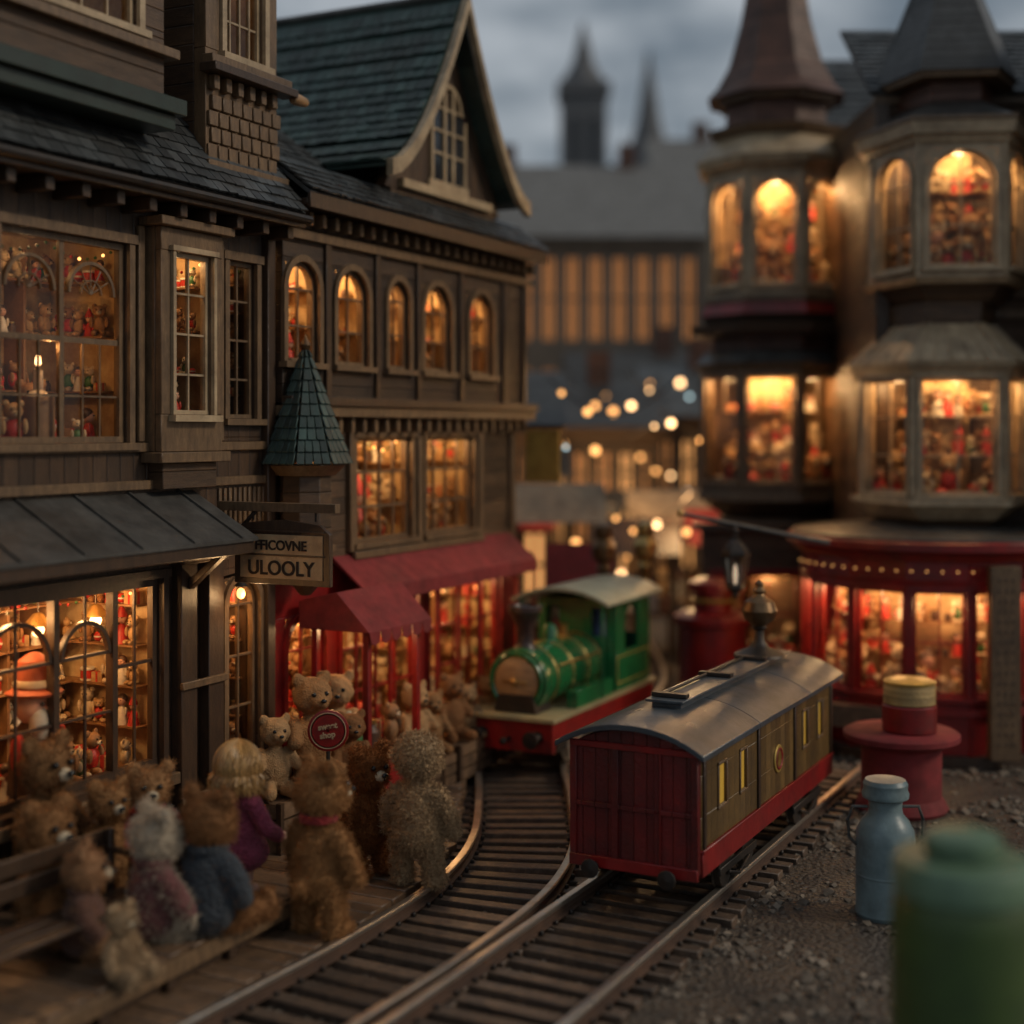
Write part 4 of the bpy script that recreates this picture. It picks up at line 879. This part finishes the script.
def furmat(name,c,curl=False):
    m,nt,p=newmat(name); L=nt.links.new
    hi=nd(nt,'ShaderNodeHairInfo'); tc=nd(nt,'ShaderNodeTexCoord'); n=nd(nt,'ShaderNodeTexNoise'); n.inputs['Scale'].default_value=9; n.inputs['Detail'].default_value=6; L(tc.outputs['Object'],n.inputs[0])
    c1=mixc(nt,n.outputs[0],tuple(x*.65 for x in c),tuple(min(1,x*1.4) for x in c)); 
    c2=mixc(nt,mth(nt,'MULTIPLY',hi.outputs['Random'],.35),c1,tuple(min(1,x*1.9) for x in c)); L(c2,p.inputs['Base Color'])
    p.inputs['Roughness'].default_value=.8; p.inputs['Specular IOR Level'].default_value=.2
    b2=nd(nt,'ShaderNodeTexVoronoi' if curl else 'ShaderNodeTexNoise'); b2.inputs['Scale'].default_value=38 if curl else 70; L(tc.outputs['Object'],b2.inputs[0]); b=nd(nt,'ShaderNodeBump'); b.invert=curl; b.inputs['Strength'].default_value=.9; b.inputs['Distance'].default_value=.02; L(b2.outputs[0],b.inputs['Height']); L(b.outputs[0],p.inputs['Normal'])
    return m
def fur(o,count,length,curl=False,seed=1,rad=.0028,child=2):
    md=o.modifiers.new('fur','PARTICLE_SYSTEM'); ps=md.particle_system; ps.seed=seed; st=ps.settings
    def S(**k):
        for a,v in k.items():
            try: setattr(st,a,v)
            except Exception as ex: print('skip',a,ex)
    S(type='HAIR',count=count,use_advanced_hair=True,emit_from='FACE',distribution='RAND',hair_step=3,render_step=3,display_step=2)
    S(hair_length=length,factor_random=.006,root_radius=1.,tip_radius=.3,radius_scale=rad,use_hair_bspline=False)
    S(child_type='INTERPOLATED',rendered_child_count=child,child_percent=child,child_length=1.,roughness_1=.004,roughness_2=.01,roughness_endpoint=.005,clump_factor=.5)
    if curl: S(kink='CURL',kink_amplitude=.007,kink_frequency=3.,clump_factor=.7)
def figure(name,x,y,z,face,h,col,pose='stand',furlen=.02,curl=False,n=4500,clothes=None,arms=None,ears=True,eyes=True,seed=1,headturn=0,tail=False,collar=None):
    root=E(name,T(x,y,z)@RZ(R(face)+math.pi/2))
    dz=-.17 if pose=='sit' else 0
    def V(a,b,c): return Vector((a*h,b*h,(c+dz)*h))
    hc=V(0,-.01,.79)
    torso=[('e',V(0,0,.43),(.14*h,.125*h,.2*h)),('e',V(0,0,.33),(.152*h,.138*h,.13*h)),('c',V(-.07,0,.565),.066*h,V(.07,0,.565),.066*h)]
    armsP=arms or [((-.13,0,.56),(-.215,-.06,.44),(-.23,-.12,.34)),((.13,0,.56),(.215,-.06,.44),(.23,-.12,.34))]
    arm=[]
    for a_,b_,c_ in armsP: arm+=[('c',V(*a_),.052*h,V(*b_),.048*h),('c',V(*b_),.048*h,V(*c_),.042*h),('e',V(*c_),.05*h)]
    legs=[]
    for sx in (-1,1):
        if pose=='sit': legs+=[('c',V(sx*.085,-.05,.26),.08*h,V(sx*.14,-.3,.24),.065*h),('e',V(sx*.145,-.34,.265),(.062*h,.045*h,.09*h))]
        else: legs+=[('c',V(sx*.09,0,.27),.076*h,V(sx*.1,-.005,.08),.056*h),('e',V(sx*.105,-.04,.045),(.06*h,.1*h,.046*h))]
    M=T(*hc)@RZ(headturn)@T(*(-hc))
    head=[('e',hc,(.148*h,.137*h,.135*h),M),('e',hc+Vector((0,-.11*h,-.04*h)),(.062*h,.075*h,.052*h),M),('e',hc+Vector((0,-.03*h,-.05*h)),(.135*h,.11*h,.085*h),M),('c',V(0,0,.6),.055*h,V(0,0,.7),.06*h)]
    if ears:
        for sx in (-1,1): head.append(('e',hc+Vector((sx*.118*h,.0,.132*h)),(.06*h,.028*h,.06*h),M))
    if tail: head.append(('e',V(0,.15,.3),.045*h))
    fm=furmat(name+'_fur',col,curl)
    if clothes:
        cm_=clothes
        body=remeshed(torso+arm+legs+head,'plush_body',fm,.017*h,disp=.003)
        infl=[(p[0],p[1],tuple(q+.03*h for q in p[2])) if p[0]=='e' else ('c',p[1],p[2]+.026*h,p[3],p[4]+.026*h) for p in torso]
        sl=[]
        for a_,b_,c_ in armsP: a2=V(*a_);b2_=V(*b_);c2=V(*c_); sl+=[('c',a2,.075*h,b2_,.07*h),('c',b2_,.07*h,b2_.lerp(c2,.6),.066*h)]
        cl=remeshed(infl+sl,'coat',cm_,.015*h,disp=.008,dsc=12); cl.parent=root
        cb=MB(); cb.lathe([(.08*h,-.02*h),(.11*h,-.025*h),(.12*h,0),(.1*h,.025*h),(.075*h,.02*h)],cm_,T(*V(0,0,.65)),seg=24); cb.build('coat_collar',root)
    else: body=remeshed(torso+arm+legs+head,'plush_body',fm,.013*h,disp=.005 if not curl else .01,dsc=18 if not curl else 32)
    body.parent=root
    FUR.append((body,n,furlen*h,curl,seed))
    b=MB()
    if eyes:
        b.ell(hc+Vector((0,-.145*h,-.035*h)),(.05*h,.05*h,.042*h),TC['cr'],M,seg=14,rings=10)
        for sx in (-1,1): b.ell(hc+Vector((sx*.055*h,-.138*h,.028*h)),.02*h,BLK,M,seg=10,rings=8)
        b.ell(hc+Vector((0,-.205*h,-.018*h)),(.028*h,.018*h,.018*h),BLK,M,seg=12,rings=8)
        b.tube([hc+Vector((0,-.2*h,-.03*h)),hc+Vector((0,-.197*h,-.058*h))],.005*h,BLK,M,seg=5)
        b.build('face',root)
    if collar:
        c=MB(); c.lathe([(.08*h,-.025*h),(.105*h,-.022*h),(.11*h,0),(.105*h,.022*h),(.08*h,.025*h)],collar,T(*V(0,0,.655)),seg=24); c.ell(V(0,-.11,.645),(.04*h,.025*h,.03*h),collar); c.build('collar',root)
    return root
def knit(name,c):
    m,nt,p=newmat(name); L=nt.links.new; tc=nd(nt,'ShaderNodeTexCoord'); v=nd(nt,'ShaderNodeTexVoronoi'); v.inputs['Scale'].default_value=42; mp=nd(nt,'ShaderNodeMapping'); mp.inputs['Scale'].default_value=(1,1,1.5); L(tc.outputs['Object'],mp.inputs[0]); L(mp.outputs[0],v.inputs[0])
    n=nd(nt,'ShaderNodeTexNoise'); n.inputs['Scale'].default_value=8; L(tc.outputs['Object'],n.inputs[0]); L(mixc(nt,n.outputs[0],tuple(x*.55 for x in c),tuple(x*1.3 for x in c)),p.inputs['Base Color']); p.inputs['Roughness'].default_value=.9; p.inputs['Sheen Weight'].default_value=.1
    b=nd(nt,'ShaderNodeBump'); b.inputs['Strength'].default_value=1.; b.inputs['Distance'].default_value=.015; b.invert=True; L(v.outputs[0],b.inputs['Height']); L(b.outputs[0],p.inputs['Normal']); return m
COAT=knit('blue_grey_wool',(.032,.04,.05)); PINK=knit('pink_knit',(.3,.05,.09)); DUSTY=knit('dusty_rose_wool',(.16,.055,.05)); REDK=knit('red_wool',(.28,.02,.02)); BRK=knit('brown_wool',(.12,.05,.03))
down=[((-.13,0,.56),(-.195,-.02,.45),(-.205,-.06,.34)),((.13,0,.56),(.195,-.02,.45),(.205,-.06,.34))]
figure('teddy_bear',-1.1,8.1,.12,58,1.04,(.34,.165,.062),tail=True,seed=2,n=9000,collar=REDK,arms=down,headturn=-.35)
figure('teddy_bear',-.93,9.2,.12,-50,.88,(.21,.072,.02),seed=3,n=7000,furlen=.024,arms=down)
figure('teddy_bear',-.6,8.98,.12,72,1.04,(.4,.265,.145),seed=4,n=9000,furlen=.018,curl=True,arms=down,ears=False)
figure('teddy_bear',-1.63,7.62,.3,62,.98,(.25,.115,.045),pose='sit',seed=5,n=6000,furlen=.022,clothes=COAT,arms=down)
figure('teddy_bear',-1.9,7.55,.3,40,.88,(.52,.43,.32),pose='sit',seed=6,n=7000,furlen=.035,clothes=DUSTY)
figure('teddy_bear',-2.5,7.65,.3,-35,.9,(.24,.115,.045),pose='sit',seed=7,n=4500)
figure('teddy_bear',-2.3,8.1,.3,-45,.74,(.28,.14,.055),seed=8,n=4000)
figure('teddy_bear',-2.1,8.25,.3,-70,.8,(.3,.155,.065),seed=9,n=4000,clothes=REDK)
figure('teddy_bear',-1.93,7.02,.3,-30,.46,(.42,.29,.17),pose='sit',seed=10,n=4000,furlen=.025)
figure('teddy_bear',-2.2,7.3,.3,10,.72,(.34,.18,.09),pose='sit',seed=11,n=4500,clothes=BRK)
figure('teddy_bear',-2.66,8.1,.3,-30,1.0,(.2,.1,.04),seed=12,n=4000)
DL=E('blond_doll',T(-1.6,8.3,.3)@RZ(R(50)+math.pi/2)); h=.95
o=remeshed([('c',(0,0,.3),.15,(0,0,.5),.1),('c',(-.1,0,.55),.065,(.1,0,.55),.065),('c',(-.13,0,.55),.055,(-.2,-.05,.4),.05),('c',(-.2,-.05,.4),.05,(-.17,-.16,.33),.042),('c',(.13,0,.55),.055,(.2,-.05,.4),.05),('c',(.2,-.05,.4),.05,(.17,-.16,.33),.042),('e',(0,0,.24),(.19,.18,.12))],'jumper',PINK,.012,disp=.005); o.parent=DL
o=remeshed([('e',(0,-.01,.74),(.125,.125,.14)),('c',(0,0,.58),.045,(0,0,.68),.045),('e',(0,-.135,.725),(.014,.018,.018)),('e',(-.125,0,.73),(.015,.03,.035)),('e',(.125,0,.73),(.015,.03,.035)),('e',(-.165,-.19,.32),(.03,.04,.028)),('e',(.165,-.19,.32),(.03,.04,.028)),('c',(-.07,0,.2),.055,(-.07,0,.04),.04),('c',(.07,0,.2),.055,(.07,0,.04),.04),('e',(-.07,-.03,.03),(.04,.07,.03)),('e',(.07,-.03,.03),(.04,.07,.03))],'doll_skin_body',SKIN,.01,sm=2); o.parent=DL
b=MB(); HAIR=mat('blond_hair',(.5,.29,.1),(.28,.15,.05),rough=.38,bump=0,island=.4,dirt=0)
for k in range(620):
    a=random.uniform(R(-25),R(205)); t=random.random(); rr=.133+random.uniform(0,.016); pts=[]
    e0=R(88)-t*R(45); da=random.uniform(-.12,.12)
    for q in range(9):
        el=e0-(e0+R(15))*q/6; aa=a+da*math.sin(q*.9)
        if q<=6: pts.append((rr*1.02*math.cos(el)*math.cos(aa),-.01+rr*1.02*math.cos(el)*math.sin(aa),.745+.15*math.sin(el)))
        else: p0=pts[6]; pts.append((p0[0]*(1+.12*(q-6))+random.uniform(-.02,.02),p0[1]*(1+.1*(q-6))+random.uniform(-.02,.02),p0[2]-.055*(q-6)*random.uniform(.4,1.1)))
    b.tube(pts,[.005]*7+[.0035,.0015],HAIR,seg=4)
for sx in (-1,1): b.ell((sx*.045,-.125,.76),(.016,.008,.02),BLK,seg=8,rings=6)
b.ell((0,-.13,.675),(.03,.008,.01),TC['rd'],seg=10,rings=6); b.build('hair_and_face',DL)
GN=E('window_gnome_doll',MA@T(2.72,.2,.84)@Matrix.Scale(.85,4)); b=MB()
b.lathe([(.2,0),(.2,.1),(.14,.42),(.08,.5)],TC['dk'],seg=20); b.ell((0,0,.6),(.14,.13,.14),SKIN); b.ell((0,-.09,.48),(.12,.08,.14),TC['wh']); b.ell((0,-.14,.6),.03,SKIN)
b.lathe([(.19,.68),(.2,.7),(.14,.73),(.13,.8),(.11,.92),(.04,.97),(.0,.98)],cm('orange_felt',(.3,.06,.02)),seg=20); b.lathe([(.145,.74),(.15,.76),(.14,.79)],TC['cr'],seg=20)
for s_ in (-1,1): b.ell((s_*.05,-.125,.63),.014,BLK); b.ell((s_*.2,-.05,.3),(.05,.06,.15),TC['rd'])
b.build('gnome_body',GN)
BN=E('wooden_bench',T(-2.35,7.15,.3)@RZ(R(60))); b=MB()
for k in range(3): b.bx(-.6,.6,-.2+.1*k,-.11+.1*k,.2,.225,TRIMD)
for x in (-.58,.54):
    b.bx(x,x+.04,-.2,-.16,0,.42,TRIMD); b.bx(x,x+.04,.1,.14,0,.55,TRIMD); b.bx(x,x+.04,-.24,.16,.422,.45,TRIMD)
for k in range(2): b.bx(-.6,.6,.145,.165,.33+.12*k,.42+.12*k,TRIMD)
b.build('bench_frame',BN,bevel=.005)
PB2=[furmat('plain_fur_a',(.3,.155,.065)),furmat('plain_fur_b',(.4,.24,.115)),furmat('plain_fur_c',(.22,.1,.04))]
base=[('e',(0,0,.33),(.2,.17,.24)),('e',(0,-.01,.74),(.18,.165,.165)),('e',(-.14,0,.89),(.06,.03,.06)),('e',(.14,0,.89),(.06,.03,.06)),('e',(0,-.15,.7),(.08,.08,.065)),('c',(-.17,0,.5),.07,(-.23,-.13,.36),.06),('c',(.17,0,.5),.07,(.23,-.13,.36),.06),('c',(-.1,-.05,.1),.1,(-.16,-.28,.09),.08),('c',(.1,-.05,.1),.1,(.16,-.28,.09),.08)]
bo=remeshed(base,'plush_sit',PB2[0],.02,disp=.012,dsc=16); meshes=[]
fb=MB(); fb.ell((-.06,-.165,.77),.022,BLK,seg=8,rings=6); fb.ell((.06,-.165,.77),.022,BLK,seg=8,rings=6); fb.ell((0,-.235,.72),(.03,.02,.02),BLK,seg=8,rings=6); fo=fb.build('f'); 
for m in PB2: q=bo.data.copy(); q.materials.clear(); q.materials.append(m); meshes.append(q)
fm_=fo.data; bpy.data.objects.remove(bo); bpy.data.objects.remove(fo)
for (s1,y1,z,k,ci,rot) in ((4.72,-.42,.42,.8,0,.2),(5.02,-.55,.3,.6,2,0),(5.2,-.3,.4,.75,1,-.2),(6.15,-.42,.3,.62,1,.3),(6.45,-.4,.25,.55,0,0),(6.75,-.42,.3,.6,2,.2),(7.1,-.38,.25,.5,1,0),(4.45,-.3,.35,.6,1,.1),(7.5,-.36,.3,.45,0,.1)):
    q=E('teddy_bear',MA@T(s1,y1,z+.12)@RZ(rot-.7)); 
    for me in (meshes[ci],fm_):
        o=bpy.data.objects.new('plush_body' if me is not fm_ else 'face',me); sc.collection.objects.link(o); o.parent=q; o.scale=(k,k,k)
    cx=E('wooden_crate',MA@T(s1,y1,.122)); c=MB(); 
    for j in range(3): c.bx(-.17,.17,-.17,.17,z*j/3+.004,z*(j+1)/3-.012,PLANK)
    for a_ in (-1,1):
        for b_ in (-1,1): c.bx(a_*.16-.02,a_*.16+.02,b_*.16-.02,b_*.16+.02,0,z-.002,TRIMD)
    c.build('crate_slats',cx)
for o,bv in BEV:
    b=o.modifiers.new('bevel','BEVEL'); b.width=bv; b.segments=1; b.limit_method='ANGLE'; b.angle_limit=R(40)
for (o,n,l,c,s) in FUR: fur(o,n,l,c,s)

# ------------------------------------------------------------------ sky, sun, camera
az,el=R(100),R(34)
W=bpy.data.worlds.new('World'); sc.world=W; W.use_nodes=True; nt=W.node_tree; bg=nt.nodes['Background']; L=nt.links.new
sky=nd(nt,'ShaderNodeTexSky'); sky.sky_type='NISHITA'; sky.sun_disc=False; sky.sun_elevation=el; sky.sun_rotation=az; sky.air_density=1.2; sky.dust_density=2
tc=nd(nt,'ShaderNodeTexCoord'); mp=nd(nt,'ShaderNodeMapping'); mp.inputs['Scale'].default_value=(1,1,2.6); L(tc.outputs['Generated'],mp.inputs[0])
n=nd(nt,'ShaderNodeTexNoise'); n.inputs['Scale'].default_value=7; n.inputs['Detail'].default_value=7; n.inputs['Roughness'].default_value=.55; L(mp.outputs[0],n.inputs[0])
r=nd(nt,'ShaderNodeValToRGB'); e=r.color_ramp.elements; e[0].position=.4; e[0].color=(1.3,1.6,1.9,1); e[1].position=.62; e[1].color=(3.7,4.0,4.3,1); L(n.outputs[0],r.inputs[0])
L(mixc(nt,.9,sky.outputs[0],r.outputs[0]),bg.inputs[0]); bg.inputs[1].default_value=.108
s=bpy.data.lights.new('sun','SUN'); s.energy=1.15; s.angle=R(12); s.color=(1,.86,.68); so=bpy.data.objects.new('sun',s); sc.collection.objects.link(so)
dv=Vector((math.sin(az)*math.cos(el),math.cos(az)*math.cos(el),math.sin(el))); so.rotation_euler=dv.to_track_quat('Z','Y').to_euler()
cam=bpy.data.cameras.new('camera'); co=bpy.data.objects.new('camera',cam); sc.collection.objects.link(co); co.location=(0,0,3); co.rotation_euler=(R(90),0,0)
cam.lens=50; cam.sensor_width=36; cam.shift_y=-.08; cam.clip_start=.1; cam.clip_end=2000
cam.dof.use_dof=True; cam.dof.focus_distance=9.4; cam.dof.aperture_fstop=.34
sc.camera=co
sc.view_settings.view_transform='Standard'; sc.view_settings.look='None'; sc.view_settings.exposure=0
